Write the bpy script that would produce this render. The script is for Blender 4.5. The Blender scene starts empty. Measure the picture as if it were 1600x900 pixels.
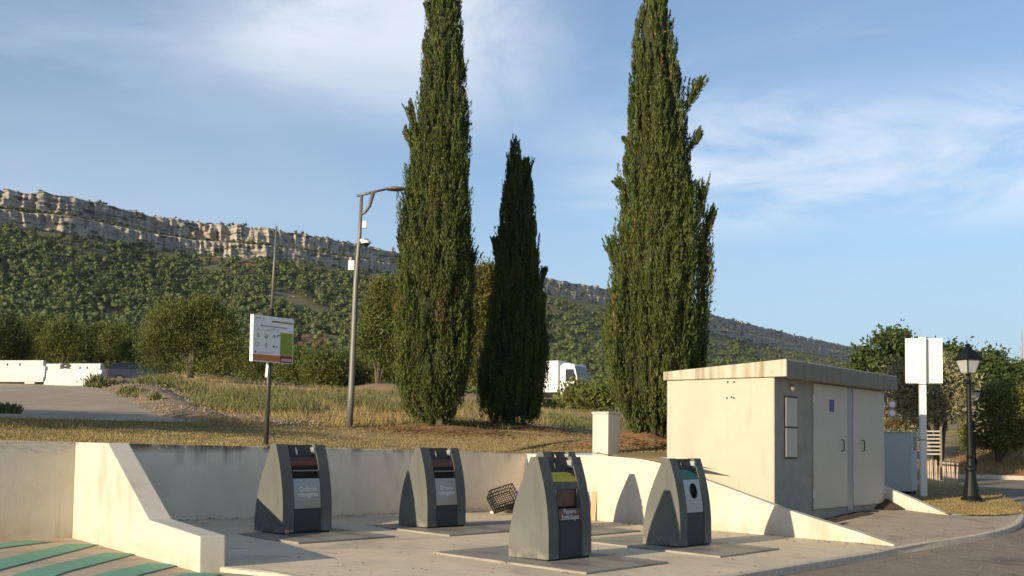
import bpy, bmesh, math, random
import numpy as np
from mathutils import Vector, Matrix, noise
from mathutils.geometry import delaunay_2d_cdt

random.seed(7); rng = np.random.default_rng(11)
SC = bpy.context.scene
COL = SC.collection
R = math.radians

# ---------------------------------------------------------------- camera
FPX = 1700.0; PPV = 600.0; EYE = 1.6
PITCH = math.atan(95.0/FPX); ROLL = 0.012
F_ = Vector((0, math.cos(PITCH), math.sin(PITCH)))
U0 = Vector((0, -math.sin(PITCH), math.cos(PITCH))); R0 = Vector((1, 0, 0))
R_ = (R0*math.cos(ROLL) + U0*math.sin(ROLL)); U_ = (U0*math.cos(ROLL) - R0*math.sin(ROLL))
cam = bpy.data.cameras.new('camera'); camo = bpy.data.objects.new('camera', cam); COL.objects.link(camo)
cam.sensor_width = 36.0; cam.lens = FPX/1600*36; cam.shift_y = (PPV-450)/1600
cam.clip_start = 0.1; cam.clip_end = 9000
m = Matrix.Identity(4)
for i in range(3):
    m[i][0] = R_[i]; m[i][1] = U_[i]; m[i][2] = -F_[i]
m[2][3] = EYE
camo.matrix_world = m
SC.camera = camo

# ---------------------------------------------------------------- light
SUN_ANG = R(48.3); SUN_EL = R(12.9)
ld = Vector((math.cos(SUN_ANG)*math.cos(SUN_EL), math.sin(SUN_ANG)*math.cos(SUN_EL), -math.sin(SUN_EL)))  # travel direction
sun = bpy.data.lights.new('sun', 'SUN'); suno = bpy.data.objects.new('sun', sun); COL.objects.link(suno)
sun.energy = 5.0; sun.angle = R(0.55); sun.color = (1.0, 0.84, 0.61)
suno.rotation_euler = ld.to_track_quat('-Z', 'Y').to_euler()
suno.location = (-30, -30, 30)
w = bpy.data.worlds.new('World'); SC.world = w; w.use_nodes = True
nt = w.node_tree; nt.nodes.clear()
def wn(t, **k):
    n = nt.nodes.new(t)
    for a, b in k.items(): setattr(n, a, b)
    return n
sky = wn('ShaderNodeTexSky', sky_type='NISHITA', sun_disc=False)
sky.sun_elevation = SUN_EL
# sun_rotation is measured clockwise from +Y
sd = -ld
sky.sun_rotation = math.atan2(sd.x, sd.y)
sky.altitude = 100; sky.air_density = 1.0; sky.dust_density = 0.6; sky.ozone_density = 1.6
tc = wn('ShaderNodeTexCoord')
sep = wn('ShaderNodeSeparateXYZ'); nt.links.new(tc.outputs['Generated'], sep.inputs[0])
def M(op, a, b=None, clamp=False):
    n = wn('ShaderNodeMath', operation=op); n.use_clamp = clamp
    for i, v in enumerate((a, b)):
        if v is None: continue
        if isinstance(v, (int, float)): n.inputs[i].default_value = v
        else: nt.links.new(v, n.inputs[i])
    return n.outputs[0]
zc = M('MAXIMUM', M('ADD', sep.outputs[2], 0.10), 0.03)
px_ = M('DIVIDE', sep.outputs[0], zc); py_ = M('DIVIDE', sep.outputs[1], zc)
comb = wn('ShaderNodeCombineXYZ'); nt.links.new(px_, comb.inputs[0]); nt.links.new(py_, comb.inputs[1])
def cloud(scale, loc, sx, sy, lo, hi, detail=9, rough=0.6, dist=0.4, rot=0.0):
    mp = wn('ShaderNodeMapping'); nt.links.new(comb.outputs[0], mp.inputs[0])
    mp.inputs['Location'].default_value = loc; mp.inputs['Scale'].default_value = (sx, sy, 1); mp.inputs['Rotation'].default_value = (0, 0, rot)
    n = wn('ShaderNodeTexNoise'); nt.links.new(mp.outputs[0], n.inputs['Vector'])
    n.inputs['Scale'].default_value = scale; n.inputs['Detail'].default_value = detail; n.inputs['Roughness'].default_value = rough; n.inputs['Distortion'].default_value = dist
    mr = wn('ShaderNodeMapRange', interpolation_type='SMOOTHSTEP'); nt.links.new(n.outputs[0], mr.inputs[0])
    mr.inputs[1].default_value = lo; mr.inputs[2].default_value = hi
    return mr.outputs[0]
def ramp_(v, a, b):
    mr = wn('ShaderNodeMapRange', interpolation_type='SMOOTHSTEP'); nt.links.new(v, mr.inputs[0]); mr.inputs[1].default_value = a; mr.inputs[2].default_value = b
    return mr.outputs[0]
azt = M('DIVIDE', sep.outputs[0], M('MAXIMUM', sep.outputs[1], 0.05))        # tangent of azimuth
wisp = cloud(1.1, (1.3, 0.2, 0), 0.55, 1.3, 0.46, 0.74, rot=0.15)
veil = cloud(0.45, (4.1, 2.0, 0), 0.8, 1.0, 0.36, 0.66, detail=5, rough=0.5)
comb2 = wn('ShaderNodeCombineXYZ'); nt.links.new(azt, comb2.inputs[0]); nt.links.new(sep.outputs[2], comb2.inputs[1])
comb_plane = comb; comb = comb2
blob = cloud(5.0, (2.2, 7.5, 0), 0.8, 1.6, 0.40, 0.66, dist=0.7, rough=.62, rot=-.35)
bankn = cloud(6.0, (0.4, 3.3, 0), 0.55, 2.3, 0.36, 0.62, rough=0.62, dist=.5, rot=.05)
thin = cloud(7.0, (5.4, 1.3, 0), 0.5, 2.0, 0.50, 0.75, rough=0.6, dist=.5, rot=.5)
comb = comb_plane
# long thin bank low on the right
bankmask = M('MULTIPLY', ramp_(sep.outputs[2], 0.175, 0.215), M('SUBTRACT', 1.0, ramp_(sep.outputs[2], 0.27, 0.33)))
bankmask = M('MULTIPLY', bankmask, ramp_(azt, -0.02, 0.18))
bank = M('MULTIPLY', bankn, bankmask)
leftness = M('SUBTRACT', 1.0, ramp_(azt, -0.30, 0.12))
veil2 = M('MULTIPLY', M('MULTIPLY', veil, M('ADD', M('MULTIPLY', leftness, 0.9), 0.12)), 0.60)
# bright patch high in the middle-left
bmask = M('MULTIPLY', ramp_(sep.outputs[2], 0.24, 0.36), M('MULTIPLY', ramp_(azt, -0.38, -0.20), M('SUBTRACT', 1.0, ramp_(azt, -0.06, 0.10))))
blob2 = M('MULTIPLY', M('MULTIPLY', M('ADD', M('MULTIPLY', blob, 0.6), 0.4), bmask), 0.7)
wisp2 = M('ADD', M('MULTIPLY', wisp, 0.10), M('MULTIPLY', thin, 0.30))
haze_low = M('MULTIPLY', M('SUBTRACT', 1.0, ramp_(sep.outputs[2], 0.02, 0.30)), 0.75)
mix0 = M('ADD', veil2, wisp2, True)
skys = wn('ShaderNodeMix', data_type='RGBA', blend_type='MULTIPLY'); skys.inputs[0].default_value = 1
nt.links.new(sky.outputs[0], skys.inputs[6]); skys.inputs[7].default_value = (0.92, 0.97, 1.06, 1)
mH = wn('ShaderNodeMix', data_type='RGBA'); nt.links.new(haze_low, mH.inputs[0]); nt.links.new(skys.outputs[2], mH.inputs[6]); mH.inputs[7].default_value = (2.3, 3.4, 4.8, 1)
mA = wn('ShaderNodeMix', data_type='RGBA'); nt.links.new(mix0, mA.inputs[0]); nt.links.new(mH.outputs[2], mA.inputs[6]); mA.inputs[7].default_value = (3.2, 3.95, 5.0, 1)
mB = wn('ShaderNodeMix', data_type='RGBA'); nt.links.new(M('ADD', blob2, M('MULTIPLY', bank, 0.55), True), mB.inputs[0]); nt.links.new(mA.outputs[2], mB.inputs[6]); mB.inputs[7].default_value = (6.0, 6.3, 6.9, 1)
bg = wn('ShaderNodeBackground'); nt.links.new(mB.outputs[2], bg.inputs[0]); bg.inputs[1].default_value = 0.118
out = wn('ShaderNodeOutputWorld'); nt.links.new(bg.outputs[0], out.inputs[0])
SC.view_settings.view_transform = 'Standard'; SC.view_settings.look = 'None'
SC.view_settings.exposure = 0.45; SC.view_settings.gamma = 1.0; SC.view_settings.use_curve_mapping = False
SC.render.engine = 'CYCLES'
SC.render.resolution_x = 1024; SC.render.resolution_y = 576
SC.cycles.max_bounces = 6; SC.cycles.transparent_max_bounces = 8

# ---------------------------------------------------------------- maths helpers
def ray(u, v): return (F_ + R_*((u-800)/FPX) - U_*((v-PPV)/FPX))
def at(u, v, Z):
    d = ray(u, v); return Vector((0, 0, EYE)) + d*(Z/d.y)
def hit(u, v, hf, z0=6.0, z1=140.0):
    prev = z0; s = 0.4; Z = z0
    while Z < z1:
        p = at(u, v, Z)
        if p.z < hf(p.x, p.y):
            a, b = prev, Z
            for _ in range(24):
                c = (a+b)/2; q = at(u, v, c)
                if q.z < hf(q.x, q.y): b = c
                else: a = c
            q = at(u, v, b); return Vector((q.x, q.y, hf(q.x, q.y)))
        prev = Z; Z += s
    p = at(u, v, z1); return Vector((p.x, p.y, hf(p.x, p.y)))
def on_plane(u, v, P0, D):
    n = Vector((D[1], -D[0], 0)); d = ray(u, v); o = Vector((0, 0, EYE))
    t = (Vector((P0[0], P0[1], 0))-o).dot(n)/d.dot(n); return o + d*t
def sm(x, a, b):
    t = min(1, max(0, (x-a)/(b-a))); return t*t*(3-2*t)
WC = (0.34, 26.3); WD = (math.cos(R(49.6)), math.sin(R(49.6)))
def rise(x, y):
    t = (WC[0]-x)*WD[0]+(WC[1]-y)*WD[1]; d = (x-WC[0])*WD[1]-(y-WC[1])*WD[0]
    if t <= 0: return 0.0
    return 0.0125*min(t, 11)*(1-sm(abs(d), .3, 2.4))
def L(x, y):
    xx = min(30, max(-30, x)); yy = min(120, max(-40, y))
    return rise(x, y)-0.245-0.0252*xx+0.0106*yy + float(np.interp(yy, [19, 26.3, 29, 45, 90], [0, .31, .47, .88, 1.3]))*sm(x, 5.2, 8.2)
def hitL(u, v): return hit(u, v, L)

# ---------------------------------------------------------------- object helpers
def tag(o, label=None, cat=None, group=None, kind=None):
    if label: o['label'] = label
    if cat: o['category'] = cat
    if group: o['group'] = group
    if kind: o['kind'] = kind
    return o
def empty(name, loc=(0, 0, 0), rz=0):
    o = bpy.data.objects.new(name, None); COL.objects.link(o); o.empty_display_size = 0.2
    o.location = loc; o.rotation_euler = (0, 0, rz); return o
def link(name, me, mat=None, parent=None, smooth=False):
    o = bpy.data.objects.new(name, me); COL.objects.link(o)
    if mat and not me.materials: me.materials.append(mat)
    if smooth: me.shade_smooth()
    if parent: o.parent = parent
    return o
def bmo(name, bm, mat=None, parent=None, smooth=False, bevel=0):
    bmesh.ops.recalc_face_normals(bm, faces=bm.faces)
    me = bpy.data.meshes.new(name); bm.to_mesh(me); bm.free()
    o = link(name, me, mat, parent, smooth)
    if bevel:
        b = o.modifiers.new('bevel', 'BEVEL'); b.width = bevel; b.segments = 2; b.limit_method = 'ANGLE'; b.angle_limit = R(35)
    return o
def dup(root, loc=None, rz=None):
    def cp(o, parent):
        c = o.copy(); COL.objects.link(c); c.parent = parent
        for ch in o.children: cp(ch, c)
        return c
    c = cp(root, None)
    if loc is not None: c.location = loc
    if rz is not None: c.rotation_euler = (0, 0, rz)
    return c
def box(bm, x0, x1, y0, y1, z0, z1, mtx=None):
    vs = [bm.verts.new((x, y, z)) for z in (z0, z1) for x, y in ((x0, y0), (x1, y0), (x1, y1), (x0, y1))]
    for f in ((3, 2, 1, 0), (4, 5, 6, 7), (0, 1, 5, 4), (1, 2, 6, 5), (2, 3, 7, 6), (3, 0, 4, 7)): bm.faces.new([vs[i] for i in f])
    if mtx: bmesh.ops.transform(bm, matrix=mtx, verts=vs)
    return vs
def B(*a, **k):
    bm = bmesh.new(); box(bm, *a, **k); return bm
def prism(bm, poly, off):
    """poly: list of Vectors (planar), extruded by vector off"""
    a = [bm.verts.new(p) for p in poly]; b = [bm.verts.new(p+off) for p in poly]; n = len(poly)
    bm.faces.new(a); bm.faces.new(list(reversed(b)))
    for i in range(n): bm.faces.new((a[i], b[i], b[(i+1) % n], a[(i+1) % n]))
    return a+b
def tube(bm, pts, rad, seg=8, caps=True):
    pts = [Vector(p) for p in pts]; n = len(pts)
    rads = rad if isinstance(rad, (list, tuple)) else [rad]*n
    rings = []; up = None
    for i, p in enumerate(pts):
        t = (pts[min(i+1, n-1)]-pts[max(i-1, 0)]).normalized()
        if up is None: up = t.orthogonal().normalized()
        up = (up - t*up.dot(t)); up = up.normalized() if up.length > 1e-6 else t.orthogonal().normalized()
        s = t.cross(up)
        rings.append([bm.verts.new(p+(up*math.cos(2*math.pi*k/seg)+s*math.sin(2*math.pi*k/seg))*rads[i]) for k in range(seg)])
    for i in range(n-1):
        for k in range(seg): bm.faces.new((rings[i][k], rings[i][(k+1) % seg], rings[i+1][(k+1) % seg], rings[i+1][k]))
    if caps: bm.faces.new(list(reversed(rings[0]))); bm.faces.new(rings[-1])
def lathe(bm, prof, seg=16, c=(0, 0, 0)):
    rings = [[bm.verts.new((c[0]+r*math.cos(2*math.pi*k/seg), c[1]+r*math.sin(2*math.pi*k/seg), c[2]+z)) for k in range(seg)] for r, z in prof]
    for i in range(len(prof)-1):
        for k in range(seg): bm.faces.new((rings[i][k], rings[i][(k+1) % seg], rings[i+1][(k+1) % seg], rings[i+1][k]))
    bm.faces.new(list(reversed(rings[0]))); bm.faces.new(rings[-1])
def textmesh(name, s, size, fn, mat, parent, align='CENTER', bold=0.0, depth=0.002):
    cu = bpy.data.curves.new('t', 'FONT'); cu.body = s; cu.size = size; cu.align_x = align; cu.align_y = 'CENTER'
    cu.offset = bold; cu.resolution_u = 3
    to = bpy.data.objects.new('t', cu); COL.objects.link(to)
    bpy.context.view_layer.update()
    me = bpy.data.meshes.new_from_object(to.evaluated_get(bpy.context.evaluated_depsgraph_get()))
    bpy.data.objects.remove(to)
    for v in me.vertices: v.co = Vector(fn(v.co.x, v.co.y))
    me.name = name
    me.materials.clear()
    return link(name, me, mat, parent)

# ---------------------------------------------------------------- materials
MATS = {}
def mat(name, col, rough=0.8, var=0.15, scale=6.0, bump=0.0, bscale=40.0, metal=0.0, col2=None, spec=0.3, detail=6, stretch=None, emit=None):
    if name in MATS: return MATS[name]
    m = bpy.data.materials.new(name); m.use_nodes = True; MATS[name] = m
    n = m.node_tree.nodes; l = m.node_tree.links; p = n['Principled BSDF']
    p.inputs['Roughness'].default_value = rough; p.inputs['Metallic'].default_value = metal
    p.inputs['Specular IOR Level'].default_value = spec
    tcn = n.new('ShaderNodeTexCoord'); mp = n.new('ShaderNodeMapping'); l.new(tcn.outputs['Object'], mp.inputs[0])
    if stretch: mp.inputs['Scale'].default_value = stretch
    nz = n.new('ShaderNodeTexNoise'); l.new(mp.outputs[0], nz.inputs['Vector']); nz.inputs['Scale'].default_value = scale; nz.inputs['Detail'].default_value = detail
    nz.inputs['Roughness'].default_value = 0.62
    rp = n.new('ShaderNodeMapRange'); l.new(nz.outputs[0], rp.inputs[0]); rp.inputs[1].default_value = 0.3; rp.inputs[2].default_value = 0.7
    mx = n.new('ShaderNodeMix'); mx.data_type = 'RGBA'; l.new(rp.outputs[0], mx.inputs[0])
    c2 = col2 if col2 else tuple(min(1, c*(1+var)) for c in col)
    c1 = col if col2 else tuple(c*(1-var) for c in col)
    mx.inputs[6].default_value = (*c1, 1); mx.inputs[7].default_value = (*c2, 1)
    l.new(mx.outputs[2], p.inputs['Base Color'])
    m['mix'] = mx.name
    if bump:
        nb = n.new('ShaderNodeTexNoise'); l.new(tcn.outputs['Object'], nb.inputs['Vector']); nb.inputs['Scale'].default_value = bscale; nb.inputs['Detail'].default_value = 5
        bp = n.new('ShaderNodeBump'); l.new(nb.outputs[0], bp.inputs['Height']); bp.inputs['Strength'].default_value = bump; bp.inputs['Distance'].default_value = 0.02
        l.new(bp.outputs[0], p.inputs['Normal'])
    return m
def overlay(m, col, fac_builder):
    """mix one more colour over the base: fac_builder(nodes, links) returns a factor socket"""
    n = m.node_tree.nodes; l = m.node_tree.links; p = n['Principled BSDF']
    src = p.inputs['Base Color'].links[0].from_socket
    mx = n.new('ShaderNodeMix'); mx.data_type = 'RGBA'
    l.new(fac_builder(n, l), mx.inputs[0]); l.new(src, mx.inputs[6]); mx.inputs[7].default_value = (*col, 1)
    l.new(mx.outputs[2], p.inputs['Base Color'])
def nfac(scale, lo, hi, stretch=(1, 1, 1), amp=1.0, coord='Object', detail=6, dist=0.0, loc=(0, 0, 0)):
    def f(n, l):
        t = n.new('ShaderNodeTexCoord'); mp = n.new('ShaderNodeMapping'); l.new(t.outputs[coord], mp.inputs[0]); mp.inputs['Scale'].default_value = stretch; mp.inputs['Location'].default_value = loc
        z = n.new('ShaderNodeTexNoise'); l.new(mp.outputs[0], z.inputs['Vector']); z.inputs['Scale'].default_value = scale; z.inputs['Detail'].default_value = detail; z.inputs['Distortion'].default_value = dist
        r = n.new('ShaderNodeMapRange'); r.interpolation_type = 'SMOOTHSTEP'; l.new(z.outputs[0], r.inputs[0]); r.inputs[1].default_value = lo; r.inputs[2].default_value = hi; r.inputs[4].default_value = amp
        return r.outputs[0]
    return f
def zfac(a, b, inner, coord='Object'):
    """inner factor times a ramp in height: 0 at z=a, 1 at z=b"""
    def f(n, l):
        t = n.new('ShaderNodeTexCoord'); s = n.new('ShaderNodeSeparateXYZ'); l.new(t.outputs[coord], s.inputs[0])
        r = n.new('ShaderNodeMapRange'); l.new(s.outputs[2], r.inputs[0]); r.inputs[1].default_value = a; r.inputs[2].default_value = b
        mm = n.new('ShaderNodeMath'); mm.operation = 'MULTIPLY'; l.new(r.outputs[0], mm.inputs[0]); l.new(inner(n, l), mm.inputs[1]); mm.use_clamp = True
        return mm.outputs[0]
    return f
def foliage(name, dark, light, rough=0.6, trans=0.25, patch=0.6):
    if name in MATS: return MATS[name]
    m = bpy.data.materials.new(name); m.use_nodes = True; MATS[name] = m
    n = m.node_tree.nodes; l = m.node_tree.links; n.clear()
    g = n.new('ShaderNodeNewGeometry'); t = n.new('ShaderNodeTexCoord')
    z = n.new('ShaderNodeTexNoise'); l.new(t.outputs['Object'], z.inputs['Vector']); z.inputs['Scale'].default_value = patch; z.inputs['Detail'].default_value = 3
    a = n.new('ShaderNodeMath'); a.operation = 'MULTIPLY_ADD'; l.new(g.outputs['Random Per Island'], a.inputs[0]); a.inputs[1].default_value = 0.6
    b = n.new('ShaderNodeMapRange'); l.new(z.outputs[0], b.inputs[0]); b.inputs[1].default_value = .3; b.inputs[2].default_value = .7; b.inputs[4].default_value = .4
    l.new(b.outputs[0], a.inputs[2])
    mx = n.new('ShaderNodeMix'); mx.data_type = 'RGBA'; l.new(a.outputs[0], mx.inputs[0]); mx.inputs[6].default_value = (*dark, 1); mx.inputs[7].default_value = (*light, 1)
    d = n.new('ShaderNodeBsdfPrincipled'); l.new(mx.outputs[2], d.inputs['Base Color']); d.inputs['Roughness'].default_value = rough; d.inputs['Specular IOR Level'].default_value = 0.25
    tr = n.new('ShaderNodeBsdfTranslucent'); l.new(mx.outputs[2], tr.inputs[0])
    ms = n.new('ShaderNodeMixShader'); ms.inputs[0].default_value = trans; l.new(d.outputs[0], ms.inputs[1]); l.new(tr.outputs[0], ms.inputs[2])
    o = n.new('ShaderNodeOutputMaterial'); l.new(ms.outputs[0], o.inputs[0])
    return m

wallm = mat('painted_concrete', (.53, .49, .41), .85, .07, 2.0, .25, 60)
overlay(wallm, (.36, .31, .23), nfac(1.3, .50, .78, (1, 1, .5), .6))
overlay(wallm, (.30, .24, .16), nfac(9, .60, .75, (1, 1, .12), .35))
overlay(wallm, (.42, .33, .20), zfac(.28, -.15, nfac(3, .35, .7, (1, 1, 1), .75)))
backm = mat('weathered_wall', (.82, .71, .55), .9, .08, 1.6, .3, 50)
overlay(backm, (.45, .38, .29), nfac(1.7, .5, .8, (1, 1, .5), .45))
overlay(backm, (.06, .055, .045), zfac(1.12, 1.50, nfac(3.5, .50, .74, (1, 1, .10), .9, detail=10)))
overlay(backm, (.05, .045, .04), zfac(1.38, 1.50, nfac(2.5, .36, .6, (1, 1, .6), .85)))
overlay(backm, (.20, .16, .11), zfac(.22, 0.0, nfac(5, .35, .6, (1, 1, 1), .7)))
capm = mat('wall_top_concrete', (.46, .41, .33), .9, .15, 5, .3, 50)
yardm = mat('yard_concrete', (.70, .56, .38), .9, .12, 1.1, .35, 70, detail=9)
overlay(yardm, (.36, .29, .20), nfac(.55, .50, .75, amp=.6, dist=1.0))
overlay(yardm, (.26, .21, .15), nfac(7, .62, .74, amp=.5))
baym = mat('bay_concrete', (.50, .40, .275), .93, .12, 1.5, .5, 90, detail=9)
overlay(baym, (.33, .26, .18), nfac(.8, .5, .7, amp=.7))
pavem = mat('pavement_asphalt', (.44, .355, .25), .95, .12, 1.5, .6, 110, detail=9)
overlay(pavem, (.24, .20, .15), nfac(1.0, .52, .7, amp=.6))
overlay(pavem, (.42, .38, .30), nfac(60, .66, .74, amp=.5, detail=2))
roadm = mat('road_asphalt', (.27, .215, .155), .92, .15, 2, .8, 120, detail=9)
overlay(roadm, (.33, .29, .23), nfac(90, .60, .72, amp=.6, detail=2))
overlay(roadm, (.11, .095, .075), nfac(.9, .60, .70, (1, .5, 1), .7, loc=(2, 0, 0)))
upm = mat('old_asphalt', (.44, .35, .245), .95, .1, 1.2, .5, 100)
overlay(upm, (.27, .225, .17), nfac(.5, .45, .65, (1, .25, 1), .5))
soilm = mat('dry_ground', (.25, .17, .085), .97, .3, 1.5, .9, 18, detail=9)
overlay(soilm, (.36, .26, .12), nfac(.35, .42, .60, amp=.7))
overlay(soilm, (.13, .14, .05), nfac(.22, .52, .66, amp=.75, loc=(3, 5, 0)))
overlay(soilm, (.21, .125, .07), nfac(.5, .58, .7, amp=.6, loc=(9, 1, 0)))
bankm = mat('gravelly_soil', (.25, .165, .10), .97, .3, 3, 1.0, 14, detail=9)
overlay(bankm, (.33, .29, .23), nfac(25, .55, .68, amp=.8, detail=3))
overlay(bankm, (.10, .085, .065), nfac(.8, .5, .62, amp=.7))
redsoil = mat('red_soil', (.36, .15, .07), .97, .25, 3, .9, 10, detail=8)
overlay(redsoil, (.20, .15, .08), nfac(1.0, .45, .62, amp=.8))
kerbm = mat('kerb_stone', (.55, .47, .36), .9, .18, 8, .4, 60)
def cracks(m, scale, width, col, amp=.7, loc=(0, 0, 0)):
    def f(n, l):
        t = n.new('ShaderNodeTexCoord'); mp = n.new('ShaderNodeMapping'); l.new(t.outputs['Object'], mp.inputs[0]); mp.inputs['Location'].default_value = loc
        z = n.new('ShaderNodeTexNoise'); l.new(mp.outputs[0], z.inputs['Vector']); z.inputs['Scale'].default_value = scale*2.2; z.inputs['Detail'].default_value = 6
        a = n.new('ShaderNodeVectorMath'); a.operation = 'SCALE'; l.new(z.outputs['Color'], a.inputs[0]); a.inputs['Scale'].default_value = .9/scale
        b = n.new('ShaderNodeVectorMath'); b.operation = 'ADD'; l.new(mp.outputs[0], b.inputs[0]); l.new(a.outputs[0], b.inputs[1])
        v = n.new('ShaderNodeTexVoronoi'); v.feature = 'DISTANCE_TO_EDGE'; l.new(b.outputs[0], v.inputs['Vector']); v.inputs['Scale'].default_value = scale; v.voronoi_dimensions = '2D'
        r_ = n.new('ShaderNodeMapRange'); l.new(v.outputs['Distance'], r_.inputs[0]); r_.inputs[1].default_value = width; r_.inputs[2].default_value = 0; r_.inputs[4].default_value = amp
        return r_.outputs[0]
    overlay(m, col, f)
cracks(yardm, .33, .006, (.20, .16, .11)); cracks(pavem, .45, .008, (.13, .11, .08), .8, (3, 2, 0)); cracks(roadm, .5, .012, (.07, .06, .05), .8, (1, 7, 0)); cracks(upm, .2, .006, (.12, .10, .08))
overlay(yardm, (.48, .44, .37), nfac(45, .60, .75, amp=.5, detail=3))
overlay(roadm, (.10, .085, .065), nfac(22, .56, .68, amp=.6, detail=4))
greenp = mat('green_marking_paint', (.16, .37, .235), .8, .15, 7, .3, 80)
overlay(greenp, (.30, .27, .2), nfac(9, .55, .7, amp=.75))
whitep = mat('white_marking_paint', (.62, .60, .55), .8, .15, 8)
binm = mat('grey_grained_coating', (.108, .111, .099), .75, .12, 160, .25, 260, detail=3)
overlay(binm, (.20, .195, .165), nfac(1.5, .4, .7, amp=.35))
overlay(binm, (.09, .085, .07), nfac(6, .54, .72, (1, 1, .12), .5, detail=9))
overlay(binm, (.30, .27, .21), zfac(.22, .0, nfac(9, .40, .65, amp=.6)))
binc = mat('grey_panel_coating', (.050, .051, .048), .7, .14, 150, .2, 260, detail=3)
blackm = mat('black_rubber', (.015, .015, .015), .8, .1)
steel = mat('brushed_steel', (.29, .275, .245), .33, .12, 4, metal=.85, stretch=(1, 1, 14))
brownl = mat('brown_lid_plastic', (.13, .045, .030), .45, .1, 10)
yell = mat('yellow_lid_plastic', (.58, .44, .02), .45, .06, 10)
greenl = mat('green_lid_plastic', (.02, .16, .10), .45, .06, 10)
rustm = mat('brown_inner_flap', (.14, .075, .045), .6, .2, 8)
textw = mat('white_lettering', (.75, .74, .70), .6, .03)
darkt = mat('dark_lettering', (.04, .04, .04), .7, .03)
treadm = mat('tread_plate', (.15, .14, .12), .6, .1, 3, metal=.1)
def tread():
    m = treadm; n = m.node_tree.nodes; l = m.node_tree.links; p = n['Principled BSDF']
    t = n.new('ShaderNodeTexCoord')
    hs = []
    for ang in (45, -45):
        mp = n.new('ShaderNodeMapping'); l.new(t.outputs['Object'], mp.inputs[0]); mp.inputs['Rotation'].default_value = (0, 0, R(ang)); mp.inputs['Scale'].default_value = (1, .4, 1)
        c = n.new('ShaderNodeTexChecker'); l.new(mp.outputs[0], c.inputs['Vector']); c.inputs['Scale'].default_value = 10
        hs.append(c.outputs['Fac'])
    mm = n.new('ShaderNodeMath'); mm.operation = 'MAXIMUM'; l.new(hs[0], mm.inputs[0]); l.new(hs[1], mm.inputs[1])
    src = p.inputs['Base Color'].links[0].from_socket; mx = n.new('ShaderNodeMix'); mx.data_type = 'RGBA'; l.new(mm.outputs[0], mx.inputs[0]); l.new(src, mx.inputs[6]); mx.inputs[7].default_value = (.30, .27, .215, 1); l.new(mx.outputs[2], p.inputs['Base Color'])
    bp = n.new('ShaderNodeBump'); l.new(mm.outputs[0], bp.inputs['Height']); bp.inputs['Strength'].default_value = .8; bp.inputs['Distance'].default_value = .006
    l.new(bp.outputs[0], p.inputs['Normal'])
tread()
overlay(treadm, (.10, .085, .07), nfac(1.2, .5, .65, amp=.6))
rend = mat('rendered_wall_paint', (.455, .41, .32), .9, .05, 1.4, .2, 70)
overlay(rend, (.36, .31, .22), nfac(.8, .48, .75, amp=.5))
overlay(rend, (.30, .25, .17), zfac(.5, 0, nfac(4, .4, .65, amp=.6)))
overlay(rend, (.36, .31, .23), nfac(6, .58, .75, (1, 1, .1), .4))
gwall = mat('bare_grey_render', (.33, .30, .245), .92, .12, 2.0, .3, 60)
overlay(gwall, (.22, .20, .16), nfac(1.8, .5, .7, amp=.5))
roofm = mat('roof_concrete', (.46, .42, .33), .92, .1, 3, .3, 50)
overlay(roofm, (.25, .21, .125), nfac(7.0, .42, .66, (1, 1, .05), .85, detail=8))
fasm = mat('stained_grey_fascia', (.25, .225, .18), .92, .12, 6, .3, 60, stretch=(1, 1, .3))
overlay(fasm, (.15, .13, .10), nfac(9.0, .45, .75, (1, 1, .06), .6, detail=8))
doorm = mat('cream_metal_door', (.52, .465, .37), .6, .03, 2)
galv = mat('galvanised_metal', (.30, .31, .31), .5, .1, 6, metal=.5)
panelw = mat('white_metal_panel', (.72, .70, .64), .55, .03, 2)
cabm = mat('grey_cabinet_paint', (.46, .47, .45), .6, .04, 3)
navy = mat('navy_plaque', (.025, .035, .14), .5, .1)
lampb = mat('black_green_cast_iron', (.006, .008, .008), .5, .15, 20, .1, 60, spec=.2)
glassw = mat('frosted_lamp_glass', (.36, .37, .36), .35, .05)
bark = mat('bark', (.11, .085, .06), .95, .3, 12, .8, 30, stretch=(1, 1, .25))
polem = mat('grey_lamp_pole', (.165, .16, .14), .5, .06, 4, metal=.3)
whpl = mat('white_plastic', (.70, .70, .66), .5, .05)
barrm = mat('white_barrier_concrete', (.54, .54, .52), .8, .1, 3, .2, 40)
overlay(barrm, (.35, .32, .27), nfac(4, .55, .75, amp=.5))

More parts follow.
